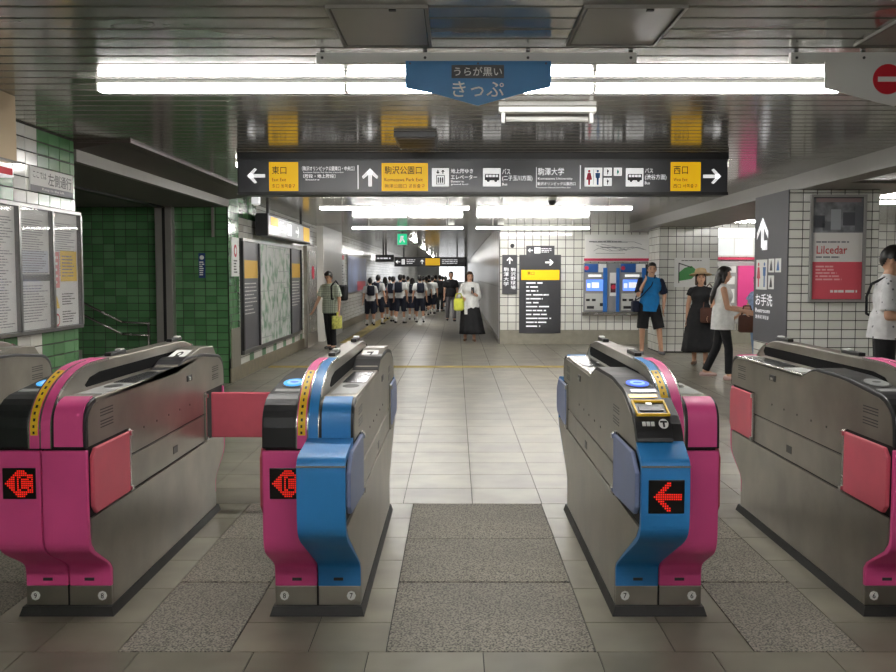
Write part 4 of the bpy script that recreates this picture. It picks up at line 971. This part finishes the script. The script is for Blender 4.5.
def build_person(name, H=1.7, fem=False, arms=None, legs=None, lean=0, side=0, hyaw=0, hpitch=0, top=None, bottom=None, hair='short', hairmat=None, shoe=None, sock=None, skinm=None, voxel=.012, hat=None, strap=None):
    """one figure: a continuous body mesh, clothes, hair, shoes and face as parts; faces +Y"""
    t = empty(name); k = H/1.70; skinm = skinm or skin; hairmat = hairmat or hairm
    legs = legs or (((0,0,-1), (0,0,-1)), ((0,0,-1), (0,0,-1)))
    arms = arms or (((-.12,0,-1), (-.05,.12,-1)), ((.12,0,-1), (.05,.12,-1)))
    TH, SH, AN = .425*k, .405*k, .075*k
    drops = [-(norm(a).z*TH+norm(b).z*SH) for a, b in legs]; hz = max(drops)+AN
    hw = .088*k; sw = (.165 if fem else .185)*k
    base = Matrix.Translation((0, 0, hz)) @ Matrix.Rotation(-lean, 4, 'X') @ Matrix.Rotation(side, 4, 'Y')
    P = lambda x, y, z: base @ Vector((x*k, y*k, z*k))
    neck = P(0, -.015, .535); hc = P(0, .015, .675)
    HM = Matrix.Translation(hc) @ (base.to_3x3().to_4x4()) @ Matrix.Rotation(hyaw, 4, 'Z') @ Matrix.Rotation(hpitch, 4, 'X')
    hips = [P(-.088, 0, 0), P(.088, 0, 0)]; knees = [hips[i]+norm(legs[i][0])*TH for i in (0, 1)]; ank = [knees[i]+norm(legs[i][1])*SH for i in (0, 1)]
    sho = [P(-sw/k, -.01, .455), P(sw/k, -.01, .455)]; elb = [sho[i]+norm(arms[i][0])*.275*k for i in (0, 1)]; wri = [elb[i]+norm(arms[i][1])*.245*k for i in (0, 1)]
    def torso(bm, g=0):
        R = base
        def E(x, y, z, rx, ry, rz): ell(bm, R @ Matrix.Translation((x*k, y*k, z*k)), rx*k+g, ry*k+g, rz*k+g)
        E(0, 0, .03, .155 if fem else .158, .108, .14); E(0, 0, .18, .128 if fem else .145, .095, .17); E(0, .005, .35, .148 if fem else .165, .108, .17)
        E(0, -.01, .435, sw/k*.95, .082, .07)
        for s in (-1, 1): cap(bm, P(0, -.015, .50), P(s*sw/k*.9, -.012, .468), .045*k+g*.6, .036*k+g*.5)
        if fem: E(-.065, .07, .36, .065, .05, .06); E(.065, .07, .36, .065, .05, .06)
    def arm(bm, i, g=0, frac=2.0):
        if frac > 1.0:
            cap(bm, sho[i], elb[i], .048*k+g*.6, .040*k+g); f = frac-1; cap(bm, elb[i], elb[i].lerp(wri[i], f), .040*k+g, (.040-.013*f)*k+g, flat1=f < 1)
        else: cap(bm, sho[i], sho[i].lerp(elb[i], frac), .048*k+g*.6, .046*k+g*1.4, flat1=True)
    def leg(bm, i, g=0, frac=2.0, flare=0):
        if frac > 1.0:
            f = frac-1; cap(bm, hips[i], knees[i], .083*k+g, .055*k+g); cap(bm, knees[i], knees[i].lerp(ank[i], f), .056*k+g, (.056-.018*f)*k+g+flare, flat1=f < 1)
        else: cap(bm, hips[i], hips[i].lerp(knees[i], frac), .083*k+g, (.083-.025*frac)*k+g+flare, flat1=True)
    # body
    bm = bmesh.new(); torso(bm)
    cap(bm, P(0, -.015, .47), hc-Vector((0, 0, .05*k)), .058*k, .050*k)
    ell(bm, HM, .074*k, .092*k, .112*k); ell(bm, HM @ Matrix.Translation((0, .022*k, -.055*k)), .058*k, .066*k, .062*k)
    cap(bm, HM @ Vector((0, .086*k, .005*k)), HM @ Vector((0, .102*k, -.028*k)), .010*k, .014*k)
    for s in (-1, 1): ell(bm, HM @ Matrix.Translation((s*.076*k, -.005*k, -.012*k)), .012*k, .022*k, .032*k)
    for i in (0, 1):
        arm(bm, i); leg(bm, i)
        s = -1 if i == 0 else 1
        d = norm(arms[i][1]); a = norm(Vector((s, .25, 0)).cross(d)) if abs(d.x) < .95 else Vector((0, 0, 1))
        n = norm(d.cross(a)); w0 = wri[i]; palm = w0+d*.085*k
        for q in (-1, 0, 1): cap(bm, w0+a*q*.012*k, palm+a*q*.022*k, .019*k, .014*k, seg=8)
        for q, ln in enumerate((.060, .072, .076, .064)):
            o_ = palm+a*(-.033+.022*q)*k; m_ = o_+(d*.6+n*.18).normalized()*ln*.55*k+a*(q-1.5)*.002; cap(bm, o_, m_, .0085*k, .008*k, seg=6); cap(bm, m_, m_+(d*.6+n*.45).normalized()*ln*.5*k, .008*k, .007*k, seg=6)
        th0 = w0+d*.03*k-a*.024*k; th1 = th0+(d*.7-a*.6+n*.25).normalized()*.045*k; cap(bm, th0, th1, .0115*k, .010*k, seg=6); cap(bm, th1, th1+(d*.9-a*.25+n*.25).normalized()*.03*k, .010*k, .0085*k, seg=6)
        sd = Vector((legs[i][1][0]*0+s*.12, 1, 0)).normalized(); cap(bm, ank[i], ank[i]+sd*.13*k+Vector((0, 0, -AN+.03*k)), .036*k, .028*k)
    obj('body', remesh(bm, voxel, 2), skinm, t, smooth=True)
    # clothes
    if top:
        g = top.get('g', .014); bm = bmesh.new(); torso(bm, g); hem = top.get('hem', -.06)
        r = (.168 if fem else .170)*k+g
        q0 = base @ Matrix.Translation((0, 0, .18*k))
        for zz, rr in ((.16, .95), (.11, .98), (.06, 1.0), (.01, 1.02), (-.04, 1.03), (-.09, 1.04), (-.14, 1.05)):
            if zz > hem-.08: ell(bm, base @ Matrix.Translation((0, 0, zz*k)), r*rr*top.get('fl', 1), (r*rr-.045*k)*top.get('fl', 1), .1*k)
        sl = top.get('sleeve', .6)
        if sl > 0:
            for i in (0, 1): arm(bm, i, g, sl)
        b = remesh(bm, max(voxel, .011), 7, 'shirt')
        n_ = base.to_3x3() @ Vector((0, 0, 1))
        bmesh.ops.bisect_plane(b, geom=b.verts[:]+b.edges[:]+b.faces[:], plane_co=P(0, 0, hem), plane_no=n_, clear_inner=True)
        nk = P(0, .03, .50); bmesh.ops.bisect_plane(b, geom=b.verts[:]+b.edges[:]+b.faces[:], plane_co=P(0, 0, .545), plane_no=n_, clear_outer=True)
        o = obj(top.get('name', 'shirt'), b, top['mat'], t, smooth=True)
        if top.get('sleeve_mat') and sl > 0:
            for i in (0, 1):
                bm = bmesh.new(); arm(bm, i, g+.006, sl); obj('sleeve', remesh(bm, max(voxel, .011), 2), top['sleeve_mat'], t, smooth=True)
    if bottom:
        g = bottom.get('g', .016); kind = bottom['kind']
        if kind in ('trousers', 'shorts'):
            bm = bmesh.new(); ell(bm, base @ Matrix.Translation((0, 0, .03*k)), .158*k+g*.3, .108*k+g*.3, .13*k)
            for i in (0, 1): leg(bm, i, g, bottom.get('len', 1.95), bottom.get('flare', .01))
            b = remesh(bm, max(voxel, .011), 2); bmesh.ops.bisect_plane(b, geom=b.verts[:]+b.edges[:]+b.faces[:], plane_co=P(0, 0, .12), plane_no=base.to_3x3() @ Vector((0, 0, 1)), clear_outer=True)
            obj(kind, b, bottom['mat'], t, smooth=True)
        else:   # skirt or dress skirt: a pleated cone that follows the hips
            bm = bmesh.new(); z1 = bottom['z']; fl = bottom.get('flare', .12); n = 40; rings = []; zt = hz+bottom.get('top', .10)*k
            sx, sy = bottom.get('sway', (0, 0))
            for j in range(9):
                f = j/8; z = zt+(z1-zt)*f; rx = (.150*k+g)+.03*min(1, f*4)+fl*f; ry = (.105*k+g)+.035*min(1, f*4)+fl*f
                rings.append([bm.verts.new((sx*f+(rx+.016*f*math.sin(i*2*PI/n*9+1.3*math.sin(i)))*math.cos(2*PI*i/n), sy*f+(ry+.016*f*math.sin(i*2*PI/n*9))*math.sin(2*PI*i/n), z)) for i in range(n)])
            for A, B in zip(rings, rings[1:]):
                for i in range(n): bm.faces.new((A[i], A[(i+1) % n], B[(i+1) % n], B[i]))
            bm.faces.new(rings[0])
            o = obj('skirt', bm, bottom['mat'], t, smooth=True); md = o.modifiers.new('s', 'SOLIDIFY'); md.thickness = .006
    # hair
    bm = bmesh.new(); ell(bm, HM @ Matrix.Translation((0, -.012*k, .012*k)), .088*k, .103*k, .118*k)
    ell(bm, HM @ Matrix.Translation((0, .025*k, .075*k)), .072*k, .072*k, .05*k)
    if hair in ('bob', 'long'):
        for s in (-1, 1): cap(bm, HM @ Vector((s*.07*k, -.01*k, .03*k)), HM @ Vector((s*.078*k, -.01*k, -.11*k)), .03*k, .024*k)
        cap(bm, HM @ Vector((0, -.06*k, 0)), HM @ Vector((0, -.075*k, -.11*k)), .07*k, .06*k)
    if hair == 'long':
        for s in (-1, 0, 1): cap(bm, HM @ Vector((s*.05*k, -.06*k, -.05*k)), HM @ Vector((s*.055*k, -.135*k, -.33*k)), .052*k, .035*k); cap(bm, HM @ Vector((s*.055*k, -.135*k, -.33*k)), HM @ Vector((s*.05*k, -.14*k, -.45*k)), .035*k, .012*k)
    if hair == 'tail': cap(bm, HM @ Vector((0, -.10*k, .02*k)), HM @ Vector((0, -.15*k, -.14*k)), .035*k, .018*k); ell(bm, HM @ Matrix.Translation((0, -.12*k, .02*k)), .04*k, .035*k, .04*k)
    b = remesh(bm, max(.009, voxel*.8), 1); inv = HM.inverted()
    def face(co):
        p = inv @ co; return (p.y > .030*k and p.z < (.058 if abs(p.x) < .055*k else .035)*k and abs(p.x) < .070*k) or (p.z < -.018*k and p.y > -.040*k and hair in ('short', 'tail')) or (p.z < -.075*k and p.y > -.03*k and hair not in ('bob', 'long')) or (p.z < -.095*k and hair in ('short', 'tail') and p.y > -.09*k)
    bmesh.ops.delete(b, geom=[v for v in b.verts if face(v.co)], context='VERTS')
    obj('hair', b, hairmat, t, smooth=True)
    # face
    for s in (-1, 1):
        bm = bmesh.new(); ell(bm, HM @ Matrix.Translation((s*.030*k, .081*k, .006*k)), .012*k, .008*k, .006*k); obj('eye', bm, eyem, t, smooth=True)
        bm = bmesh.new(); ell(bm, HM @ Matrix.Translation((s*.031*k, .083*k, .026*k)), .017*k, .006*k, .004*k); obj('eyebrow', bm, hairmat, t, smooth=True)
    bm = bmesh.new(); ell(bm, HM @ Matrix.Translation((0, .086*k, -.058*k)), .022*k, .008*k, .006*k); obj('mouth', bm, lip, t, smooth=True)
    # shoes
    for i in (0, 1):
        s = -1 if i == 0 else 1; sd = Vector((s*.12, 1, 0)).normalized(); fz = ank[i].z-AN
        bm = bmesh.new(); c = Vector((ank[i].x, ank[i].y, fz+.035*k))
        cap(bm, c-sd*.045*k, c+sd*.06*k, .042*k, .041*k); cap(bm, c+sd*.06*k, c+sd*.155*k-Vector((0,0,.006)), .041*k, .030*k)
        b = remesh(bm, .01, 1); bmesh.ops.bisect_plane(b, geom=b.verts[:]+b.edges[:]+b.faces[:], plane_co=(0, 0, fz+.003), plane_no=(0, 0, 1), clear_inner=True)
        bmesh.ops.holes_fill(b, edges=[e for e in b.edges if e.is_boundary], sides=0)
        obj('shoe', b, shoe or blackp, t, smooth=True)
        if sock:
            bm = bmesh.new(); cap(bm, ank[i], ank[i].lerp(knees[i], .35), .041*k, .048*k, flat1=True); obj('sock', bm, sock, t, smooth=True)
    if hat:
        bm = bmesh.new(); n = 32; rings = []
        for r, z in ((.20, .085), (.19, .092), (.14, .092), (.108, .088), (.104, .13), (.085, .172), (.04, .185), (.002, .187)):
            rings.append([bm.verts.new(HM @ Vector((r*k*math.cos(2*PI*i/n), r*k*1.05*math.sin(2*PI*i/n)-.008, z*k-(.02*k if r > .15 else 0)))) for i in range(n)])
        for A, B in zip(rings, rings[1:]):
            for i in range(n): bm.faces.new((A[i], A[(i+1) % n], B[(i+1) % n], B[i]))
        bm.faces.new(rings[-1]); o = obj('sun_hat', bm, hat, t, smooth=True); o.modifiers.new('s', 'SOLIDIFY').thickness = .008
    t['_k'] = k
    return t, dict(sho=sho, elb=elb, wri=wri, hips=hips, P=P, HM=HM, hz=hz, k=k)
def place(t, px, d, rz, label, group=None):
    t.location = ((px-456)*d/950, d-.09, 0); t.rotation_euler = (0, 0, rz)
    if '_k' in t: del t['_k']
    tag(t, label, 'person', group)
def soft_box(name, a, b, mat, parent, r=.03, voxel=.015, mtx=None):
    bm = bmesh.new(); bbox(bm, a[0], b[0], a[1], b[1], a[2], b[2]); bmesh.ops.bevel(bm, geom=bm.edges[:], offset=r, segments=3, affect='EDGES', profile=.5)
    if mtx: bm.transform(mtx)
    return obj(name, bm, mat, parent, smooth=True)
def copy_tree(o, parent=None):
    c = o.copy(); COL.objects.link(c); c.parent = parent
    for ch in list(o.children): copy_tree(ch, c)
    return c
def cloth(name, c, noise=.12): return M('cloth_'+name, S(*c), .85, noise=noise, nscale=14, bump=.15, bscale=18)
c_white = cloth('white', (226,226,224)); c_black = cloth('black', (24,24,27)); c_navy = cloth('navy', (30,34,50)); c_grey = cloth('grey', (112,110,112)); c_blue = cloth('blue', (20,120,185)); c_dnavy = cloth('deep_navy', (20,28,52)); c_straw = cloth('straw', (206,178,138)); c_brown = cloth('brown_leather', (84,52,42)); c_jean = cloth('denim', (120,146,180)); c_ylw = cloth('yellow', (206,210,80))
# checked shirt
chk = cloth('check', (196,204,186)); nt = chk.node_tree; b_ = nt.nodes['Principled BSDF']; src = b_.inputs['Base Color'].links[0].from_socket
for ax in ('X', 'Z'):
    wv = nt.nodes.new('ShaderNodeTexWave'); wv.bands_direction = ax; wv.inputs['Scale'].default_value = 9; tc = nt.nodes.new('ShaderNodeTexCoord'); nt.links.new(tc.outputs['Object'], wv.inputs[0])
    rr = nt.nodes.new('ShaderNodeMapRange'); rr.inputs['From Min'].default_value = .55; rr.inputs['From Max'].default_value = .75; rr.inputs['To Max'].default_value = .5; nt.links.new(wv.outputs[1], rr.inputs[0])
    mx = nt.nodes.new('ShaderNodeMix'); mx.data_type = 'RGBA'; nt.links.new(rr.outputs[0], mx.inputs['Factor']); nt.links.new(src, mx.inputs['A']); mx.inputs['B'].default_value = S(96,112,98)+(1,); src = mx.outputs['Result']
nt.links.new(src, b_.inputs['Base Color'])
# dotted white tee
dot = cloth('dots', (224,224,226)); nt = dot.node_tree; b_ = nt.nodes['Principled BSDF']; src = b_.inputs['Base Color'].links[0].from_socket
tc = nt.nodes.new('ShaderNodeTexCoord'); vr = nt.nodes.new('ShaderNodeTexVoronoi'); vr.inputs['Scale'].default_value = 16; nt.links.new(tc.outputs['Object'], vr.inputs[0])
rr = nt.nodes.new('ShaderNodeMapRange'); rr.inputs['From Min'].default_value = .14; rr.inputs['From Max'].default_value = .18; rr.inputs['To Min'].default_value = 1; rr.inputs['To Max'].default_value = 0; nt.links.new(vr.outputs['Distance'], rr.inputs[0])
mx = nt.nodes.new('ShaderNodeMix'); mx.data_type = 'RGBA'; nt.links.new(rr.outputs[0], mx.inputs['Factor']); nt.links.new(src, mx.inputs['A']); mx.inputs['B'].default_value = S(110,112,120)+(1,); nt.links.new(mx.outputs['Result'], b_.inputs['Base Color'])

def worn(name, label, cat, who, group=None):   # a carried thing of its own, in the wearer's frame
    return tag(empty(name, who.location, who.rotation_euler.z), label, cat, group)

# man in checked shirt by the corridor wall
t, j = build_person('person', 1.58, arms=(((-.22,-.05,-1), (-.12,.25,-1)), ((.25,.25,-1), (.25,.45,-1))), legs=(((-.02,.12,-1), (-.02,-.05,-1)), ((.03,-.1,-1), (.02,-.22,-1))), lean=.06, hyaw=.15, hpitch=-.35, top=dict(mat=chk, sleeve=.8, hem=-.10, g=.022), bottom=dict(kind='trousers', mat=c_black), voxel=.008)
place(t, 331, 19.2, PI/2+1.05, 'man in pale checked shirt and black trousers looking down by left wall')
b = worn('backpack', 'black backpack on the back of the man in checked shirt', 'backpack', t); soft_box('bag', (-.24, -.31, .98), (.08, -.13, 1.30), c_black, b, .05); polytube('shoulder_strap', [(-.10, -.14, 1.30), (-.115, -.03, 1.385), (-.115, .12, 1.28), (-.12, .11, 1.02), (-.15, -.13, 1.02)], .016, c_black, b)
b = worn('magazine', 'yellow and green printed packet in hand of man in checked shirt', 'packet', t); w_ = j['wri'][0]+Vector((-.01, .05, -.12)); soft_box('packet', (w_.x-.02, w_.y-.12, w_.z-.24), (w_.x+.03, w_.y+.16, w_.z+.02), M('packet_print', S(190,190,96), .5, noise=.5, nscale=25), b, .008); box('handle', w_.x-.005, w_.x+.008, w_.y-.03, w_.y+.03, w_.z, w_.z+.09, c_ylw, b)
# woman in white top and long black skirt
t, j = build_person('person', 1.58, True, arms=(((-.18,.1,-1), (.45,.75,.35)), ((.2,.05,-1), (-.3,.85,-.15))), legs=(((-.03,.1,-1), (-.02,0,-1)), ((.03,-.06,-1), (.02,-.12,-1))), hyaw=.2, hpitch=-.12, side=.0, top=dict(mat=c_white, sleeve=1.05, hem=-.12, g=.04, fl=1.1), bottom=dict(kind='skirt', mat=c_black, z=.17, flare=.10, g=.02, sway=(-.06, 0)), hair='bob', hairmat=hairb, shoe=M('sandal', S(120,90,70), .5), voxel=.008)
place(t, 469.5, 21.6, PI, 'woman in loose white top and long black skirt walking out of corridor')
b = worn('tote_bag', 'yellow tote bag hanging from the arm of woman in white top', 'bag', t); soft_box('bag', (.13, .12, .70), (.36, .26, .98), c_ylw, b, .05); polytube('handle', [(.16, .19, .97), (.20, .19, 1.08), (.30, .19, 1.08), (.33, .19, .97)], .012, c_ylw, b); soft_box('hanging_towel', (.05, .2, .62), (.12, .225, 1.0), c_white, b, .008)
b = worn('phone', 'small phone in the hand of woman in white top', 'phone', t); w_ = j['wri'][0]; soft_box('body', (w_.x-.01, w_.y+.05, w_.z-.01), (w_.x+.06, w_.y+.065, w_.z+.13), blackp, b, .004); box('screen', w_.x-.005, w_.x+.055, w_.y+.0485, w_.y+.0505, w_.z, w_.z+.12, ledbg, b)
# man in black shirt
t, j = build_person('person', 1.62, legs=(((-.02,.18,-1), (-.02,.05,-1)), ((.03,-.16,-1), (.02,-.3,-1))), top=dict(mat=c_black, sleeve=.75, hem=-.06, g=.018), bottom=dict(kind='trousers', mat=c_grey), voxel=.012)
place(t, 451, 31.0, PI+.1, 'man in black short-sleeved shirt and grey trousers walking out of corridor')
# man in blue shirt leaning on the pillar
t, j = build_person('person', 1.74, arms=(((-.30,-.15,-1), (.15,.35,-1)), ((.22,.25,-1), (-.35,.35,.9))), legs=(((-.20,.12,-1), (-.12,-.02,-1)), ((.10,.05,-1), (.0,-.12,-1))), hyaw=-.1, hpitch=-.08, side=-.05, top=dict(mat=c_blue, sleeve=.85, hem=-.10, g=.02, sleeve_mat=c_dnavy), bottom=dict(kind='shorts', mat=c_black, len=1.0, g=.03, flare=.02), voxel=.008, shoe=M('trainer_grey', S(120,120,125), .6))
place(t, 648.5, 18.0, PI, 'man in bright blue shirt and black shorts leaning by the ticket machines')
b = worn('shoulder_bag', 'dark shoulder bag at the hip of the man in blue shirt', 'bag', t); soft_box('bag', (.19, -.14, .80), (.33, .08, 1.02), c_dnavy, b, .04); polytube('strap', [(.26, -.04, 1.02), (.2, -.15, 1.2), (-.08, -.12, 1.47), (-.1, .02, 1.49), (.0, .16, 1.3), (.2, .14, 1.08), (.27, -.0, 1.02)], .010, c_dnavy, b)
# woman with straw hat
t, j = build_person('person', 1.56, True, arms=(((-.22,.1,-1), (.2,.55,-.6)), ((.2,-.05,-1), (.05,.15,-1))), legs=(((-.03,.12,-1), (-.02,0,-1)), ((.03,-.12,-1), (.02,-.25,-1))), hyaw=.25, hpitch=.12, top=dict(mat=c_black, sleeve=.35, hem=.0, g=.02), bottom=dict(kind='skirt', mat=c_black, z=.24, flare=.10, top=.14, g=.03, sway=(.0, -.03)), hair='bob', hairmat=hairb, hat=c_straw, skinm=skin, shoe=M('sandal', S(120,90,70), .5), voxel=.008)
place(t, 699, 15.75, PI-.35, 'woman in black dress and wide straw sun hat')
b = worn('handbag', 'brown leather handbag carried by the woman in straw hat', 'handbag', t); soft_box('bag', (-.32, .10, .72), (-.02, .24, .97), c_brown, b, .03); polytube('strap', [(-.30, .17, .95), (-.28, .16, 1.2), (-.14, .0, 1.36), (-.08, -.1, 1.3), (-.06, .17, .95)], .009, c_brown, b)
# woman in white sleeveless top, side view
t, j = build_person('person', 1.63, True, arms=(((-.1,.25,-1), (.1,.95,-.12)), ((.12,.2,-1), (-.08,.9,-.2))), legs=(((-.02,-.16,-1), (-.02,-.45,-1)), ((.03,.20,-1), (.02,.02,-1))), hyaw=-.05, hpitch=-.1, top=dict(name='sleeveless_top', mat=c_white, sleeve=0, hem=-.14, g=.024, fl=1.12), bottom=dict(kind='trousers', mat=c_black, g=.008), hair='long', shoe=M('shoe_pink', S(200,170,165), .6), voxel=.008)
place(t, 721, 13.7, -PI/2-.15, 'long-haired woman in white sleeveless top and black trousers facing right')
b = worn('handbag', 'dark brown handbag hanging from forearm of woman in white sleeveless top', 'handbag', t); soft_box('bag', (-.05, .22, .68), (.07, .46, .93), c_brown, b, .03); polytube('handle', [(.01, .26, .92), (.01, .29, 1.06), (.01, .38, 1.06), (.01, .42, .92)], .009, c_brown, b)
# person half hidden by the near pillar
t, j = build_person('person', 1.5, True, arms=(((-.2,.1,-1), (-.15,.5,-1)), ((.15,.35,-1), (.1,.8,-.45))), legs=(((-.02,.1,-1), (-.02,-.05,-1)), ((.03,-.1,-1), (.02,-.2,-1))), top=dict(mat=M('cloth_pale_blue', S(150,176,210), .85, noise=.35, nscale=22), sleeve=.4, hem=-.12, g=.03, fl=1.1), bottom=dict(kind='trousers', mat=c_jean), hair='tail', voxel=.010)
place(t, 757, 14.3, PI/2+.4, 'person in pale blue patterned clothes half hidden behind the near pillar')
# man at the right edge
t, j = build_person('person', 1.77, arms=(((-.12,.05,-1), (.15,.85,.05)), ((.14,.0,-1), (-.05,.9,.0))), hyaw=-.0, hpitch=-.42, lean=.05, top=dict(mat=dot, sleeve=.85, hem=-.02, g=.026), bottom=dict(kind='trousers', mat=c_black), voxel=.007)
place(t, 881, 8.8, -PI/2-.35, 'man in white dotted T-shirt and black trousers at the right edge')
b = worn('sling_strap', 'black sling bag worn across the back by man at right edge', 'bag', t); polytube('strap', [(-.20, .06, 1.20), (-.10, .155, 1.30), (.07, .12, 1.44), (.12, -.02, 1.475), (.08, -.125, 1.42), (-.02, -.16, 1.30), (-.15, -.15, 1.14), (-.215, -.05, 1.08)], .012, c_black, b); soft_box('pouch', (-.26, -.02, .98), (-.17, .2, 1.2), c_black, b, .03)
b = worn('phone', 'phone held by the man in dotted T-shirt', 'phone', t); w_ = j['wri'][0]; soft_box('body', (w_.x-.02, w_.y+.09, w_.z-.0), (w_.x+.055, w_.y+.10, w_.z+.14), blackp, b, .004); box('screen', w_.x-.015, w_.x+.05, w_.y+.0885, w_.y+.0905, w_.z+.01, w_.z+.13, ledbg, b)
# students seen from behind
def backpack(who, lab, k, m=None):
    b = worn('backpack', lab, 'backpack', who, 'backpacks of the students'); z = .78*1.70*k
    soft_box('bag', (-.13*k, -.27*k, z-.26*k), (.13*k, -.12*k, z+.10*k), m or c_navy, b, .04)
    for s in (-1, 1): polytube('shoulder_strap', [(s*.06*k, -.13*k, z+.08*k), (s*.11*k, -.06*k, z+.125*k), (s*.12*k, .06*k, z+.10*k), (s*.12*k, .11*k, z-.05*k), (s*.13*k, -.12*k, z-.2*k)], .014, m or c_navy, b)
    return b
protos = []
for q, (fem, ph) in enumerate(((False, 1), (True, -1), (False, -1))):
    st_ = dict(H=1.48, fem=fem, legs=(((-.03,.16*ph,-1), (-.02,.16*ph-.12,-1)), ((.03,-.16*ph,-1), (.02,-.16*ph-.12,-1))), arms=(((-.18,-.1*ph,-1), (-.1,.1,-1)), ((.18,.1*ph,-1), (.1,.2,-1))), top=dict(mat=c_white, sleeve=.75, hem=-.02, g=.02), shoe=blackp, sock=c_white, voxel=.012, hair='short' if not fem else 'bob')
    st_['bottom'] = dict(kind='skirt', mat=c_navy, z=.42, flare=.06) if fem else dict(kind='shorts', mat=c_navy, len=1.05, g=.03)
    protos.append(build_person('person', **st_)[0])
used = set()
spots = [(370.5, 325.5, 0, 'student in white shirt nearest the corridor left wall, seen from behind'), (378.5, 324.2, 2, 'second student from the corridor left wall, crossed backpack straps'), (385.5, 319.2, 1, 'student between the two leftmost pairs, a little farther away'), (393.5, 321.5, 0, 'middle student of the group, dark bag low on the back'), (400.5, 323.2, 2, 'student with the bushiest hair at the centre of the group'), (412.5, 319.6, 1, 'student just left of the rightmost near student'), (420, 322.4, 0, 'rightmost near student in white shirt with big black backpack')]
for i, (px, py, q, lab) in enumerate(spots):
    o = protos[q] if q not in used else copy_tree(protos[q]); used.add(q); d = 1425/(py-275); place(o, px, d, random.Random(i).uniform(-.5, .35), lab, 'students walking away in the corridor'); sc_ = (.96, 1.02, .97, .99, 1.03, .95, 1.01)[i]; o.scale = (sc_, sc_, sc_)
    backpack(o, 'dark backpack, %s from the left among the near students' % ('first', 'second', 'third', 'fourth', 'fifth', 'sixth', 'last')[i], 1.48/1.70).scale = (sc_, sc_, sc_)
far = build_person('person', 1.45, top=dict(mat=c_white, sleeve=.75, hem=-.04, g=.02), bottom=dict(kind='shorts', mat=c_navy, len=1.1, g=.03), voxel=.018, sock=c_white)[0]
fard = build_person('person', 1.5, top=dict(mat=c_black, sleeve=.75, hem=-.06, g=.02), bottom=dict(kind='trousers', mat=c_black), voxel=.018)[0]
first = {0: True, 1: True}
FP = ((426.5, 315, 0), (432.5, 313.5, 0), (440, 311.5, 1), (445.5, 311, 0), (436, 310, 1), (423.5, 311, 0), (429, 309, 1), (442.5, 307, 0), (433.5, 306.5, 1), (408, 311, 0), (404, 309, 1), (390, 311, 0))
ORD = ('first', 'second', 'third', 'fourth', 'fifth', 'sixth', 'seventh', 'eighth', 'ninth', 'tenth', 'eleventh', 'last')
for i, (px, py, q) in enumerate(FP):
    rank = ORD[sorted(p[0] for p in FP).index(px)]
    src_ = (far, fard)[q]; o = src_ if first[q] else copy_tree(src_); first[q] = False
    place(o, px, 1425/(py-275), random.Random(i+50).uniform(-.4, .4), 'small far figure in %s, %s from the left in the distant crowd' % ('white shirt' if q == 0 else 'dark clothes', rank), 'far people in the corridor')
bpy.data.scenes.remove(TS)
